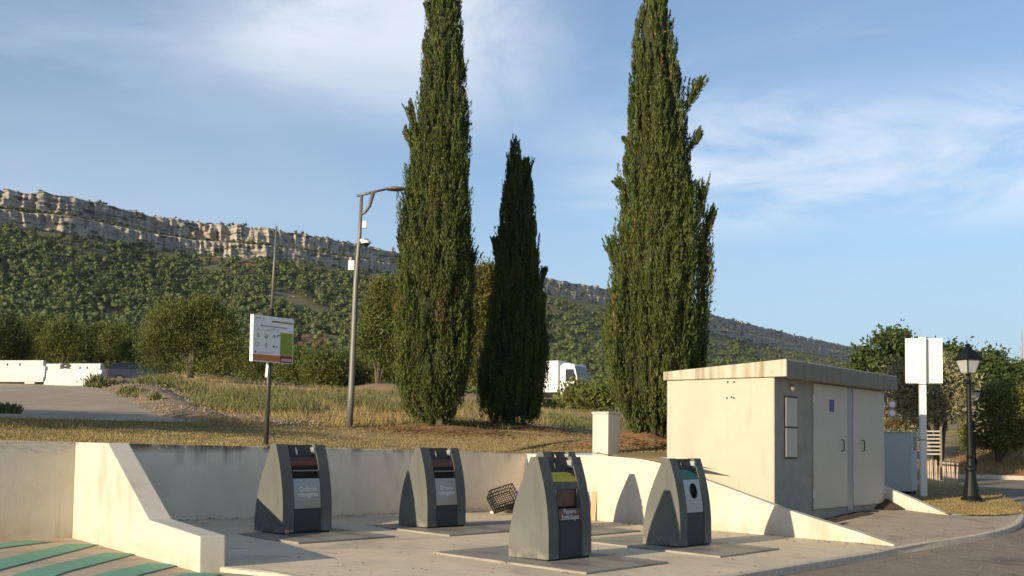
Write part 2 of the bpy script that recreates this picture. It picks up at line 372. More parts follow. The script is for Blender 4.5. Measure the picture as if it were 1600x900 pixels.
# ---------------------------------------------------------------- ground regions
def region(name, poly, hf, spacing, material, kind='structure', lift=0.0, bounds=None, fine=None):
    """triangulated sheet inside a polygon (list of (x,y)), height from hf"""
    pts = []; edges = []
    n = len(poly)
    for i in range(n):
        a = Vector(poly[i][:2]); b = Vector(poly[(i+1) % n][:2]); k = max(1, int((b-a).length/spacing))
        k = min(k, 160)
        for j in range(k): pts.append(a.lerp(b, j/k))
    nb = len(pts); edges = [(i, (i+1) % nb) for i in range(nb)]
    xs = [p.x for p in pts]; ys = [p.y for p in pts]
    pa = np.array([(p.x, p.y) for p in pts])
    def inside(q):
        x0, y0 = pa[:, 0], pa[:, 1]; x1, y1 = np.roll(x0, -1), np.roll(y0, -1); c = np.zeros(len(q), bool)
        for i in range(len(x0)):
            if y0[i] == y1[i]: continue
            cond = (y0[i] > q[:, 1]) != (y1[i] > q[:, 1])
            c ^= cond & (q[:, 0] < (x1[i]-x0[i])*(q[:, 1]-y0[i])/(y1[i]-y0[i])+x0[i])
        return c
    b = bounds or (min(xs), max(xs), min(ys), max(ys))
    gx, gy = np.meshgrid(np.arange(b[0], b[1], spacing), np.arange(b[2], b[3], spacing))
    q = np.stack([gx.ravel(), gy.ravel()], 1); q = q + rng.uniform(-.15, .15, q.shape)*spacing
    if fine:
        fx, fy = np.meshgrid(np.arange(fine[0], fine[1], fine[4]), np.arange(fine[2], fine[3], fine[4]))
        f = np.stack([fx.ravel(), fy.ravel()], 1); f = f+rng.uniform(-.2, .2, f.shape)*fine[4]; q = np.concatenate([q, f])
    q = q[inside(q)]
    pts += [Vector(p) for p in q.tolist()]
    vs, es, fs, _, _, _ = delaunay_2d_cdt(pts, edges, [], 1, 1e-5)
    me = bpy.data.meshes.new(name)
    me.from_pydata([(v.x, v.y, hf(v.x, v.y)+lift) for v in vs], [], fs)
    me.update()
    o = link(name, me, material, smooth=True)
    if me.polygons and me.polygons[0].normal.z < 0: me.flip_normals()
    if kind: o['kind'] = kind
    return o

# key plan points (from the yard surface)
def LB(x, y): return L(x, y) - rise(x, y) - .26*min(1, max(0, (y-13.2)/6.5))
def hitB(u, v): return hit(u, v, LB)
PW0 = hitB(113, 838); PW1 = hitB(312, 891); print('PW', PW0, PW1)
wdir = (PW1-PW0); wdir.z = 0; wdir.normalize(); woff = Vector((-wdir.y, wdir.x, 0)) # away to the right
if woff.x < 0: woff = -woff
WTH = 0.34
def onwall(u):
    k = (u-800)/FPX; t = (WC[0]-k*WC[1])/(WD[0]-k*WD[1]); x = WC[0]-WD[0]*t; y = WC[1]-WD[1]*t; return Vector((x, y, L(x, y)))
_k = (-25-800)/FPX; _t = (_k*PW0.y-PW0.x)/(_k*math.sin(R(44))-math.cos(R(44)))
leftw = [Vector((-22, 21, 0)), Vector((-14, 18.8, 0)), Vector((PW0.x-abs(_t)*math.cos(R(44)), PW0.y-abs(_t)*math.sin(R(44)), 0)), PW0]
print('leftw', leftw)
_t, _s = np.linalg.solve(np.array([[-WD[0], -wdir.x], [-WD[1], -wdir.y]]), np.array([PW0.x+woff.x*.30-WC[0], PW0.y+woff.y*.30-WC[1]]))
backw = [Vector((WC[0]-WD[0]*_t, WC[1]-WD[1]*_t, 0)), *[onwall(u) for u in (205, 270, 400, 500, 600, 740)], hitL(822, 797)]
rightw = [hitL(822, 797), hitL(933, 813.5), hitL(1118, 829), hitL(1228, 838.5), hitL(1343, 848), hitL(1397, 853.5)]
kerbA = [hitL(1060, 918), hitL(1130, 903), hitL(1200, 891), hitL(1300, 875), hitL(1397, 858), hitL(1480, 844), hitL(1550, 832), hitL(1585, 822)]
kerbB = [hitL(1598, 812), hitL(1600, 803), hitL(1592, 790), hitL(1575, 780), hitL(1556, 771), hitL(1535, 765), hitL(1500, 759)]

def drop(x, y): return (LB(x, y) if x < -2.6 else L(x, y)) - (0.03 + 0.08*sm(x, -2, 2.5))
kx = kerbA[0]
yard_front = [(-3.4, 13.4), (-1.2, 12.0), (1.0, 11.6)]
we = hitL(340, 886)
yardpoly = [(p.x, p.y) for p in backw] + [(p.x, p.y) for p in rightw[1:]] + [(p.x, p.y) for p in reversed(kerbA[:5])] + [(1.0, 11.6), (-1.4, 12.1), (-2.9, 13.6), (we.x, we.y), tuple(PW1.xy+woff.xy*0.1), tuple(PW0.xy+woff.xy*.1)]
region('yard_paving', yardpoly, L, 0.5, yardm)
# asphalt: everything low in front, round to the side road on the right
Zf = 46
farL = hitL(1488, 743); 
fark = [hitL(1488, 744), hitL(1540, 744), hitL(1600, 746), hitL(1800, 752), hitL(2300, 765)]
bay = [(p.x, p.y) for p in leftw] + [tuple(PW1.xy+woff.xy*.1), (we.x, we.y), (-2.9, 13.6), (-3.2, 9.0), (-22, 9.0)]
region('parking_bay', bay, drop, 0.3, baym)
asph = [(-22, 9.0), (-3.2, 9.0), (-2.9, 13.6), (-1.4, 12.1), (1.0, 11.6)] + [(p.x, p.y) for p in kerbA] + [(p.x, p.y) for p in kerbB] + [(p.x, p.y) for p in fark] + [(140, fark[-1].y+20), (140, -80), (-120, -80), (-120, 30), (-40, 21), (leftw[0].x, leftw[0].y)]
region('road', asph, drop, 3.0, roadm, fine=(-9, 14, 10, 34, .7))

# building plan
BD = Vector((math.cos(R(50.6)), math.sin(R(50.6)), 0)); BE = Vector((-BD.y, BD.x, 0))
bN = at(1210, 700, 22.45); bN.z = 0
BZT = at(1210, 589, 22.45).z
def face_x(u, v, P=bN, D=BD):
    q = on_plane(u, v, P, D); return (q-P).dot(D), q.z
BLEN = face_x(1380, 700)[0]
BWID = 2.66
q = on_plane(1042, 650, bN, BE); BWID = abs((q-bN).dot(BE))
print('building', bN, BLEN, BWID, BZT)
BZ0 = at(1380, 800, (bN+BD*BLEN).y).z
bBL = bN + BE*(BWID+.1) - BD*.2; bBR = bN + BD*(BLEN+.3) + BE*(BWID+.1)
# second wing wall (right of the building)
rb = [hitL(1483, 805), hitL(1428, 800), hitL(1378, 792)]
rbd = (rb[2]-rb[0]); rbd.z = 0; rbd.normalize()
rbend = rb[2] + rbd*3.0
# sidewalk / pad in front of the building
pad = [(p.x, p.y) for p in rightw[2:]] + [(p.x, p.y) for p in kerbA[4:]] + [(p.x, p.y) for p in kerbB[:2]] + [(rb[0].x+.0, rb[0].y)] + [tuple(rbend.xy), tuple(bBR.xy), tuple(bBL.xy)]
isl = [(rb[0].x, rb[0].y)] + [hitL(1530, 807).xy[:], hitL(1570, 806).xy[:]] + [kerbB[1].xy[:]] + [(p.x, p.y) for p in kerbB[2:]] + [hitL(1447, 757).xy[:]] + [tuple(rbend.xy)]
region('pavement', pad, L, 0.5, pavem, lift=0.002)

# upper terrain: thin-plate surface through surveyed points
cp = []
def C(u, v, Z): p = at(u, v, Z); cp.append((p.x, p.y, p.z))
for p, vt in ((leftw[1], 683), (leftw[2], 688), (leftw[3], 692)):
    pass
WT = 1.50
tops = {}
for p, u, v in ((leftw[2], 0, 689), (leftw[3], 113, 692), (backw[2], 270, 695.5), (backw[4], 500, 700), (backw[6], 740, 707), (backw[7], 822, 710)):
    z = at(u, v, p.y).z - .03; cp.append((p.x, p.y, z))
cp.append((-14, 18.8, 1.58)); cp.append((-22, 21, 1.62)); cp.append((-40, 24, 2.0)); cp.append((-70, 30, 3))
C(0, 656, 22.5); C(320, 664, 26.5); C(0, 600, 42); C(150, 606, 41); C(545, 668, 31); C(680, 671, 32); C(790, 666, 35); C(1010, 686, 27.5)
C(612, 623, 75); C(880, 630, 92); C(430, 600, 60); C(230, 593, 60); C(940, 705, 24.3)
C(-150, 592, 75); C(100, 590, 100); C(400, 598, 110); C(650, 612, 120); C(1000, 632, 115); C(1300, 655, 110); C(1400, 690, 70)
C(170, 601, 67); C(230, 601, 71); C(-500, 560, 90); C(1500, 700, 52); C(1600, 702, 54); C(1900, 705, 56); C(1500, 690, 90); C(1900, 690, 95)
for p in fark: cp.append((p.x, p.y+.4, L(p.x, p.y)+.05))
for p in (rb[0], rb[1]): cp.append((p.x, p.y, L(p.x, p.y)+.05))
q = hitL(1447, 757); cp.append((q.x, q.y, L(q.x, q.y)+.04))
cp.append((bBR.x, bBR.y+2.0, .95)); cp.append((bBL.x, bBL.y+.5, 1.42))
cpa = np.array(cp)
def tps_k(r): return np.where(r > 0, r*r*np.log(r+1e-9), 0)
n_ = len(cpa); K = tps_k(np.hypot(cpa[:, None, 0]-cpa[None, :, 0], cpa[:, None, 1]-cpa[None, :, 1])) + np.eye(n_)*2.0
P_ = np.c_[np.ones(n_), cpa[:, :2]]; A_ = np.block([[K, P_], [P_.T, np.zeros((3, 3))]])
W_ = np.linalg.solve(A_, np.r_[cpa[:, 2], 0, 0, 0])
def U_raw(x, y):
    x = min(90, max(-70, x)); y = min(125, max(8, y))
    r = np.hypot(cpa[:, 0]-x, cpa[:, 1]-y); return float(tps_k(r).dot(W_[:n_]) + W_[n_] + W_[n_+1]*x + W_[n_+2]*y)
_gx = np.arange(-71, 92, .5); _gy = np.arange(7, 127, .5); _GX, _GY = np.meshgrid(_gx, _gy, indexing='ij'); _G = W_[n_]+W_[n_+1]*_GX+W_[n_+2]*_GY
for _i in range(n_): _G = _G + W_[_i]*tps_k(np.hypot(_GX-cpa[_i, 0], _GY-cpa[_i, 1]))
_G = _G.tolist()
def U_fast(x, y):
    x = min(90, max(-70, x)); y = min(125, max(8, y)); a = (x+71)*2; b = (y-7)*2; i = int(a); j = int(b); a -= i; b -= j
    return (_G[i][j]*(1-b)+_G[i][j+1]*b)*(1-a)+(_G[i+1][j]*(1-b)+_G[i+1][j+1]*b)*a
def U(x, y):
    z = U_fast(x, y); d = min(1, max(0, (y-30)/30))
    return z + d*0.10*noise.noise(Vector((x*.25, y*.25, 0))) + 0.015*noise.noise(Vector((x*1.7, y*1.7, 3)))
def hitU(u, v, z0=13): return hit(u, v, U, z0)
upper = [(p.x, p.y) for p in leftw] + [(backw[0].x, backw[0].y)] + [(p.x, p.y) for p in backw[1:]] + [(p.x, p.y) for p in rightw[1:3]] + [tuple(bBL.xy), tuple(bBR.xy), tuple(rbend.xy), hitL(1447, 757).xy[:], kerbB[-1].xy[:], fark[0].xy[:]] + [(p.x, p.y) for p in fark[1:]] + [(140, fark[-1].y+20), (300, 150), (150, 190), (-150, 190), (-160, 60), (-120, 30), (-40, 21)]
uo = region('ground', upper, U, 2.5, soilm, bounds=(-150, 150, 8, 190), fine=(-16, 14, 14, 50, .5))
region('grass_island', isl, L, 0.6, soilm, lift=0.03)

# upper asphalt surface
ua = [hitU(*p).xy[:] for p in ((-500, 648), (-200, 652), (0, 655), (150, 659), (250, 661), (325, 662), (300, 655), (262, 642), (215, 627), (170, 612), (150, 606), (0, 598), (-300, 588), (-600, 580))]
region('upper_parking_lane', ua, U, 1.0, upm, lift=0.03)
# earth banks
def bank(name, line, wid, hgt, material, seed):
    P = [hitU(*p) for p in line]
    bm = bmesh.new(); rows = []
    pts = []
    for i in range(len(P)-1):
        k = max(2, int((P[i+1]-P[i]).length/.35))
        for j in range(k): pts.append(P[i].lerp(P[i+1], j/k))
    pts.append(P[-1]); N = len(pts)
    for i, p in enumerate(pts):
        t = (pts[min(i+1, N-1)]-pts[max(0, i-1)]).normalized(); s = Vector((-t.y, t.x, 0)).normalized()
        e = min(1, i/3, (N-1-i)/3); row = []
        for k in range(15):
            a = (k-7)/7; ww = wid*(1+.3*noise.noise(Vector((i*.15, seed, 0))))
            q = p + s*a*ww
            h = hgt*max(0, math.cos(a*math.pi/2))**1.2*e*(1+.35*noise.noise(Vector((i*.12, seed+5, a)))) + e*(.06*noise.noise(Vector((q.x*2.4, q.y*2.4, seed)))+.05*noise.noise(Vector((q.x*7, q.y*7, seed))))
            row.append(bm.verts.new((q.x, q.y, U(q.x, q.y)-.04+max(0, h))))
        rows.append(row)
    for i in range(N-1):
        for k in range(14): bm.faces.new((rows[i][k], rows[i][k+1], rows[i+1][k+1], rows[i+1][k]))
    o = bmo(name, bm, material, smooth=True); o['kind'] = 'structure'; return pts
bk1 = bank('earth_bank', [(205, 606), (226, 613), (260, 630), (300, 650), (345, 662)], 1.3, .27, bankm, 1)
bk2 = bank('earth_bank', [(300, 652), (350, 655), (400, 662), (455, 663)], .9, .22, bankm, 2)
bk3 = bank('grassy_ridge', [(305, 594), (350, 592), (430, 596), (520, 606), (610, 616), (680, 622)], 2.6, .55, soilm, 3)

# kerb stones
def strip_along(name, P, hf, wout, h0, h1, material, inward=1, parent=None):
    bm = bmesh.new(); rows = []; N = len(P)
    for i, p in enumerate(P):
        t = (P[min(i+1, N-1)]-P[max(0, i-1)]); t.z = 0; t.normalize(); s = Vector((-t.y, t.x, 0))*inward
        z = hf(p.x, p.y); a = p.copy(); b = p+s*wout
        rows.append([bm.verts.new((a.x, a.y, z+h0)), bm.verts.new((a.x, a.y, z+h1-.012)), bm.verts.new((a.x+s.x*.015, a.y+s.y*.015, z+h1)), bm.verts.new((b.x, b.y, z+h1)), bm.verts.new((b.x, b.y, z+h0))])
    for i in range(N-1):
        for k in range(4): bm.faces.new((rows[i][k], rows[i+1][k], rows[i+1][k+1], rows[i][k+1]))
    bm.faces.new(rows[0]); bm.faces.new(list(reversed(rows[-1])))
    return bmo(name, bm, material, parent)
def smoothline(P, n=6):
    out = []
    for i in range(len(P)-1):
        p0, p1, p2, p3 = P[max(0, i-1)], P[i], P[i+1], P[min(len(P)-1, i+2)]
        for j in range(n):
            t = j/n; out.append(.5*((2*p1)+(p2-p0)*t+(2*p0-5*p1+4*p2-p3)*t*t+(3*p1-p0-3*p2+p3)*t**3))
    out.append(P[-1]); return out
kl = smoothline([Vector((1.0, 11.6, 0))] + kerbA + kerbB)
strip_along('kerb', kl, L, .16, -.25, .008, kerbm)['kind'] = 'structure'
strip_along('kerb', smoothline([we.copy(), Vector((-2.9, 13.6, 0)), Vector((-1.4, 12.1, 0)), Vector((1.0, 11.6, 0))]), L, .16, -.25, .006, kerbm)['kind'] = 'structure'
fl = [Vector((p.x, p.y, 0)) for p in fark]
strip_along('kerb', fl, L, .25, -.25, .06, kerbm)['kind'] = 'structure'

# green stripes on the left bay
def stripe(pix, name='green_stripe', material=greenp, lift=0.005):
    P = [hit(u, v, drop) for u, v in pix]; c = sum(P, Vector())/len(P)
    bm = bmesh.new(); f = bm.faces.new([bm.verts.new((p.x, p.y, drop(p.x, p.y)+lift)) for p in P])
    bmesh.ops.triangulate(bm, faces=[f]); bmesh.ops.recalc_face_normals(bm, faces=bm.faces)
    me = bpy.data.meshes.new(name); bm.to_mesh(me); bm.free()
    o = link(name, me, material); o['kind'] = 'structure'; return o
def stripeband(pix, width):
    a = hit(*pix[0], drop); b = hit(*pix[1], drop); t = (b-a).normalized(); s = Vector((-t.y, t.x, 0))*width/2
    bm = bmesh.new(); N = 40; rows = []
    for i in range(N+1):
        p = a.lerp(b, i/N); rows.append([bm.verts.new((p.x+k*s.x, p.y+k*s.y, drop(p.x+k*s.x, p.y+k*s.y)+.012)) for k in (-1, 1)])
    for i in range(N): bm.faces.new((rows[i][0], rows[i][1], rows[i+1][1], rows[i+1][0]))
    o = bmo('green_stripe', bm, greenp); o['kind'] = 'structure'
for a, b in (((-60, 861), (62, 846)), ((-60, 901), (130, 851)), ((-15, 925), (190, 865)), ((110, 925), (258, 882)), ((250, 925), (318, 897))): stripeband((a, b), .46)

# ---------------------------------------------------------------- walls
def wall(name, P, vt, th, material, label, side=1, us=None):
    """P base points, vt: top height z per point, th thickness to the +side of travel"""
    bm = bmesh.new(); rows = []; N = len(P)
    for i, p in enumerate(P):
        t = (P[min(i+1, N-1)]-P[max(0, i-1)]); t.z = 0; t.normalize(); s = Vector((-t.y, t.x, 0))*th*side
        z = min(L(p.x, p.y), vt[i])-.9
        rows.append([bm.verts.new((p.x, p.y, z)), bm.verts.new((p.x, p.y, vt[i])), bm.verts.new((p.x+s.x, p.y+s.y, vt[i])), bm.verts.new((p.x+s.x, p.y+s.y, z))])
    for i in range(N-1):
        for k in range(4): bm.faces.new((rows[i][k], rows[i+1][k], rows[i+1][(k+1) % 4], rows[i][(k+1) % 4]))
    bm.faces.new(rows[0]); bm.faces.new(list(reversed(rows[-1])))
    o = bmo(name, bm, material, bevel=.012); tag(o, label, 'wall'); return o
zl = [1.66, 1.62, at(-25, 687, leftw[2].y).z, at(113, 691, leftw[3].y).z]
wall('retaining_wall', leftw, zl, .25, wallm, 'beige retaining wall left of the sloping wing wall, behind the green stripes')
bs = smoothline(backw[1:], 4)
def zb(p):
    u = 800+FPX*p.x/p.y; v = float(np.interp(u, [150, 270, 500, 740, 822], [691.5, 694.5, 699.5, 706, 709])); return at(u, v, p.y).z
bsl = [backw[0]] + bs
wall('retaining_wall', bsl, [zb(p) for p in bsl], .25, backm, 'long shaded grey wall with black water stains behind the dustbins')
rs = []; zr = []
uu = (822, 933, 1000, 1030, 1109, 1228, 1343, 1397); tt = (709, 711.5, 716.5, 723, 752, 796, 832, 851)
base_v = lambda u: float(np.interp(u, (822, 933, 1118, 1228, 1343, 1397), (797, 813.5, 829, 838.5, 848, 853.5)))
for u, v in zip(uu, tt): p = hitL(u, base_v(u)); rs.append(p); zr.append(at(u, v, p.y).z)
wall('retaining_wall', rs, zr, .22, wallm, 'bright cream wall sloping down in front of the concrete shed')
# left wing wall
def wing():
    pl = lambda u, v: on_plane(u, v, PW0, wdir)
    poly = [pl(113, 838), pl(312, 891), pl(312, 838), pl(232, 812), pl(168, 692), pl(117, 691)]
    poly[0].z -= .4; poly[1].z -= .3; poly[0] -= wdir*.16; poly[5] -= wdir*.16
    bm = bmesh.new(); prism(bm, poly, woff*WTH)
    bmesh.ops.subdivide_edges(bm, edges=bm.edges, cuts=3, use_grid_fill=True)
    bmesh.ops.recalc_face_normals(bm, faces=bm.faces)
    o = bmo('wing_wall', bm, wallm, bevel=.015); tag(o, 'cream wing wall stepping down to a low end block beside the green stripes', 'wall')
wing()
# right wing
def wing2():
    d = rbd; n = Vector((-d.y, d.x, 0))
    if n.y < 0: n = -n
    pl = lambda u, v: on_plane(u, v, rb[0], d)
    a = pl(1485, 806); b = pl(1430, 781); c = pl(1380, 760); e = c + (c-b).normalized()*2.2
    poly = [Vector((e.x, e.y, -.3)), Vector((a.x, a.y, -.3)), a, b, c, e]
    bm = bmesh.new(); prism(bm, poly, n*.2); o = bmo('wing_wall', bm, wallm, bevel=.01); tag(o, 'short cream sloping wall right of the shed, under the grey cabinet', 'wall')
wing2()

# ---------------------------------------------------------------- bins
BINA = R(50.8)
zs_f = [0, .465, .79, 1.115, 1.33, 1.5]; ss_f = [0, .004, .036, .10, .165, .222]
zs_b = [0, .1, .36, .62, .83, 1.05, 1.27, 1.5]; ss_b = [.745, .75, .735, .69, .635, .55, .45, .345]
def sF(z): return float(np.interp(z, zs_f, ss_f))
_zf = np.linspace(0, 1.5, 61); _sf = np.interp(_zf, zs_f, ss_f)
for _ in range(12): _sf[1:-1] = (_sf[:-2]+_sf[1:-1]*2+_sf[2:])/4
def sF(z): return float(np.interp(z, _zf, _sf))
_sb = np.interp(_zf, zs_b, ss_b)
for _ in range(12): _sb[1:-1] = (_sb[:-2]+_sb[1:-1]*2+_sb[2:])/4
def sB(z): return float(np.interp(z, _zf, _sb))
W = 1.07; XL = .245; XR = .835
def cheek(x0, x1):
    zz = np.linspace(0.03, 1.5, 22)
    poly = [Vector((x0, sF(z), z)) for z in zz] + [Vector((x0, sB(z), z)) for z in reversed(zz)]
    bm = bmesh.new(); prism(bm, poly, Vector((x1-x0, 0, 0))); return bm
def curved(x0, x1, z0, z1, off, th, n=8, bow=0):
    zz = np.linspace(z0, z1, n); f = lambda z: sF(z)+off-bow*math.sin(math.pi*(z-z0)/(z1-z0))
    poly = [Vector((x0, f(z), z)) for z in zz] + [Vector((x0, f(z)+th, z)) for z in reversed(zz)]
    bm = bmesh.new(); prism(bm, poly, Vector((x1-x0, 0, 0))); return bm
def holed(x0, x1, z0, z1, cx, cz, rx, rz, ys, th, n=32):
    """plate in x-z with elliptical hole; ys(z) gives depth"""
    bm = bmesh.new(); rings = []
    angs = [2*math.pi*k/n for k in range(n)]
    for a in (math.atan2(z-cz, x-cx) for x in (x0, x1) for z in (z0, z1)):
        angs.append(a % (2*math.pi))
    angs = sorted(set(round(a, 6) for a in angs))
    def outer(a):
        c, s = math.cos(a), math.sin(a); t = 1e9
        if c > 1e-9: t = min(t, (x1-cx)/c)
        if c < -1e-9: t = min(t, (x0-cx)/c)
        if s > 1e-9: t = min(t, (z1-cz)/s)
        if s < -1e-9: t = min(t, (z0-cz)/s)
        return cx+c*t, cz+s*t
    def inner(a):
        c, s = math.cos(a), math.sin(a); k = 1/math.sqrt((c/rx)**2+(s/rz)**2); return cx+c*k, cz+s*k
    V = []
    for a in angs:
        i = inner(a); o = outer(a)
        V.append([bm.verts.new((i[0], ys(i[1]), i[1])), bm.verts.new((o[0], ys(o[1]), o[1])), bm.verts.new((o[0], ys(o[1])+th, o[1])), bm.verts.new((i[0], ys(i[1])+th, i[1]))])
    N = len(V)
    for k in range(N):
        a, b = V[k], V[(k+1) % N]
        for j in range(4): bm.faces.new((a[j], b[j], b[(j+1) % 4], a[(j+1) % 4]))
    return bm
def make_bin(kind, label, lidmat):
    root = empty('waste_drop_column'); tag(root, label, 'waste container', 'grey columns of the buried waste containers')
    bmo('side_cheek', cheek(0, XL), binm, root, bevel=.006)
    bmo('side_cheek', cheek(XR, W), binm, root, bevel=.006)
    # core between the cheeks
    zz = np.linspace(.03, .72, 12)
    poly = [Vector((XL, sF(z)+.022, z)) for z in zz] + [Vector((XL, sF(.75)+.14, .75)), Vector((XL, sF(1.0)+.14, 1.0)), Vector((XL, sF(1.24)+.12, 1.24)), Vector((XL, sB(1.24)-.02, 1.24))] + [Vector((XL, sB(z)-.012, z)) for z in np.linspace(1.1, .03, 10)]
    bm = bmesh.new(); prism(bm, poly, Vector((XR-XL, 0, 0))); bmo('inner_casing', bm, binc, root)
    # top plate with lifting eye
    ys = lambda z: sF(z)+.075
    bmo('lifting_plate', holed(XL, XR, 1.22, 1.492, XL+(XR-XL)*.40, 1.385, .032, .07, ys, .022), binc, root)
    # hinge lug on the right inner face
    bmo('hinge_bracket', B(XR-.045, XR, sF(1.40)+.0, sF(1.40)+.10, 1.34, 1.45), galv, root)
    # lid drum
    g = .008
    if kind in ('waste', ):
        bm = curved(XL+g, XR-g, 1.13, 1.275, .03, .05, bow=.02); bmo('lid', bm, lidmat, root, smooth=False, bevel=.004)
        bm = bmesh.new(); box(bm, XL+g, XR-g, sF(1.03)+.045, sF(1.03)+.06, .93, 1.13); bmo('chute_back', bm, blackm, root)
        bm = bmesh.new(); tube(bm, [(XL+.03, sF(1.05)+.005, 1.055), (XR-.03, sF(1.05)+.005, 1.055)], .013, 8); h = bmo('handle', bm, steel, root)
        d = bmo('steel_hatch', curved(XL+g, XR-g, .42, .925, .006, .03), steel, root, bevel=.003)
        textmesh('lettering', 'Ordures', .115, lambda x, y: (XL+.31+x*.92, sF(.745+y)+.004, .745+y), textw, d, bold=.001)
        textmesh('lettering', 'ménagères', .115, lambda x, y: (XL+.31+x*.86, sF(.665+y)+.004, .655+y), textw, d, bold=.001)
        bmo('lower_panel', curved(XL+g, XR-g, .05, .41, .006, .03), binc, root, bevel=.003)
    elif kind == 'paper':
        zz2 = np.linspace(1.135, 1.275, 7)
        bm = bmesh.new(); xs = [XL+g, XL+.05, XR-.14, XR-.07, XR-.03, XR-g]; tp = [1.275, 1.275, 1.272, 1.255, 1.225, 1.17]
        rows = []
        for x, t in zip(xs, tp):
            f = [bm.verts.new((x, sF(z)+.01+.045*((z-1.135)/.14)**2, z)) for z in np.linspace(1.135, t, 6)]
            b = [bm.verts.new((x, sF(z)+.10, z)) for z in np.linspace(t, 1.135, 3)]
            rows.append(f+b)
        for i in range(len(rows)-1):
            for k in range(9): bm.faces.new((rows[i][k], rows[i][(k+1) % 9], rows[i+1][(k+1) % 9], rows[i+1][k]))
        bm.faces.new(rows[0]); bm.faces.new(list(reversed(rows[-1])))
        bmo('lid', bm, lidmat, root)
        bmo('brow_panel', curved(XL+g, XR-g, 1.02, 1.13, .004, .05), binm, root, bevel=.004)
        # opening pocket
        bm = bmesh.new(); box(bm, XL+.035, XR-.035, sF(.88)+.055, sF(.88)+.07, .77, 1.015); bmo('inner_flap', bm, rustm, root)
        bm = bmesh.new(); box(bm, XL+g, XL+.04, sF(.9)+.004, sF(.9)+.06, .75, 1.02); box(bm, XR-.06, XR-g, sF(.9)+.004, sF(.9)+.06, .75, 1.02); bmo('opening_frame', bm, binc, root)
        s = bmo('name_plate', curved(XL+.02, XR-.02, .575, .745, -.002, .02), rustm, root, bevel=.002)
        textmesh('lettering', 'Papiers', .104, lambda x, y: (XL+.29+x*1.0, sF(.703+y)-.005, .703+y), textw, s, bold=.0)
        textmesh('lettering', 'Emballages', .104, lambda x, y: (XL+.295+x*.95, sF(.618+y)-.005, .618+y), textw, s, bold=.0)
        bmo('lower_panel', curved(XL+g, XR-g, .05, .565, .008, .03), binc, root, bevel=.003)
        for x in (XL+.04, XR-.06):
            bmo('panel_seam', curved(x, x+.004, .06, .56, .0055, .01), blackm, root)
    else:
        bm = bmesh.new(); xs = np.linspace(XL+g, XR-g, 14); rows = []
        for x in xs:
            a = (x-XL)/(XR-XL); t = 1.15 + .15*math.sqrt(max(.02, 1-max(0, (a-.35)/.65)**2.2))
            f = [bm.verts.new((x, sF(z)+.01+.06*((z-1.147)/.15)**2, z)) for z in np.linspace(1.147, t, 6)]
            b = [bm.verts.new((x, sF(z)+.11, z)) for z in np.linspace(t, 1.147, 3)]
            rows.append(f+b)
        for i in range(len(rows)-1):
            for k in range(9): bm.faces.new((rows[i][k], rows[i][(k+1) % 9], rows[i+1][(k+1) % 9], rows[i+1][k]))
        bm.faces.new(rows[0]); bm.faces.new(list(reversed(rows[-1])))
        bmo('lid', bm, lidmat, root)
        cx = XL+.31
        d = bmo('steel_plate', holed(XL+.012, XR-.03, .58, 1.14, cx, .945, .115, .128, lambda z: sF(z)+.004, .012), steel, root)
        bm = bmesh.new(); box(bm, XL+.05, XR-.05, sF(.94)+.05, sF(.94)+.065, .80, 1.09); bmo('chute_back', bm, blackm, root)
        bm = bmesh.new(); N = 32; r0 = []; r1 = []
        for k in range(N):
            a = 2*math.pi*k/N; x = cx+.118*math.cos(a); z = .945+.131*math.sin(a); r0.append(bm.verts.new((x, sF(z)-.003, z))); r1.append(bm.verts.new((x, sF(.94)+.05, z)))
        for k in range(N): bm.faces.new((r0[k], r0[(k+1) % N], r1[(k+1) % N], r1[k]))
        bmo('rubber_ring', bm, blackm, d)
        textmesh('lettering', 'verre', .065, lambda x, y: (cx+.01+x, sF(.755+y)+.001, .755+y), textw, d, bold=.001)
        bmo('lower_panel', curved(XL+g, XR-g, .05, .57, .008, .03), binc, root, bevel=.003)
    # rubber foot
    bm = bmesh.new(); box(bm, .02, W-.02, .03, .70, -.06, .035); bmo('foot', bm, blackm, root)
    return root
specs = [('waste', (441, 838.5), brownl, 'grey waste column with brown lid, leftmost, beside the sloping wing wall'),
         ('waste', (667.5, 828.5), brownl, 'grey waste column with brown lid and steel hatch, between the leftmost column and the black crate'),
         ('paper', (857, 881), yell, 'grey column with yellow lid marked Papiers Emballages, nearest of all'),
         ('glass', (1063, 859), greenl, 'grey column with green lid and round black hole in a steel plate'),
         ('paper', None, yell, 'grey column almost hidden behind the nearest one, only its top and shadow showing')]
protos = {}
platebm = bmesh.new()
gx_ = -.0252; gy_ = .0106
def plate_mesh():
    bm = bmesh.new(); d = Vector((math.cos(BINA), math.sin(BINA))); e = Vector((-d.y, d.x))
    gd = gx_*d.x+gy_*d.y; ge = gx_*e.x+gy_*e.y
    x0, x1, y0, y1 = W/2-1.05, W/2+1.05, .3725-1.4, .3725+1.4
    def slab(a, b, c, f, h):
        vs = box(bm, a, b, c, f, -.02, h)
        for v in vs: v.co.z += v.co.x*gd+v.co.y*ge
    slab(x0, x1, y0, y0+1.38, .03); slab(x0, x1, y0+1.39, y1, .03)
    bmesh.ops.recalc_face_normals(bm, faces=bm.faces)
    me = bpy.data.meshes.new('plate'); bm.to_mesh(me); bm.free(); return me
pme = plate_mesh()
plabels = ['tread plate under the leftmost grey column', 'tread plate under the column left of the black crate', 'tread plate under the nearest yellow-lidded column', 'tread plate under the green-lidded column', 'tread plate under the column hidden behind the nearest one']
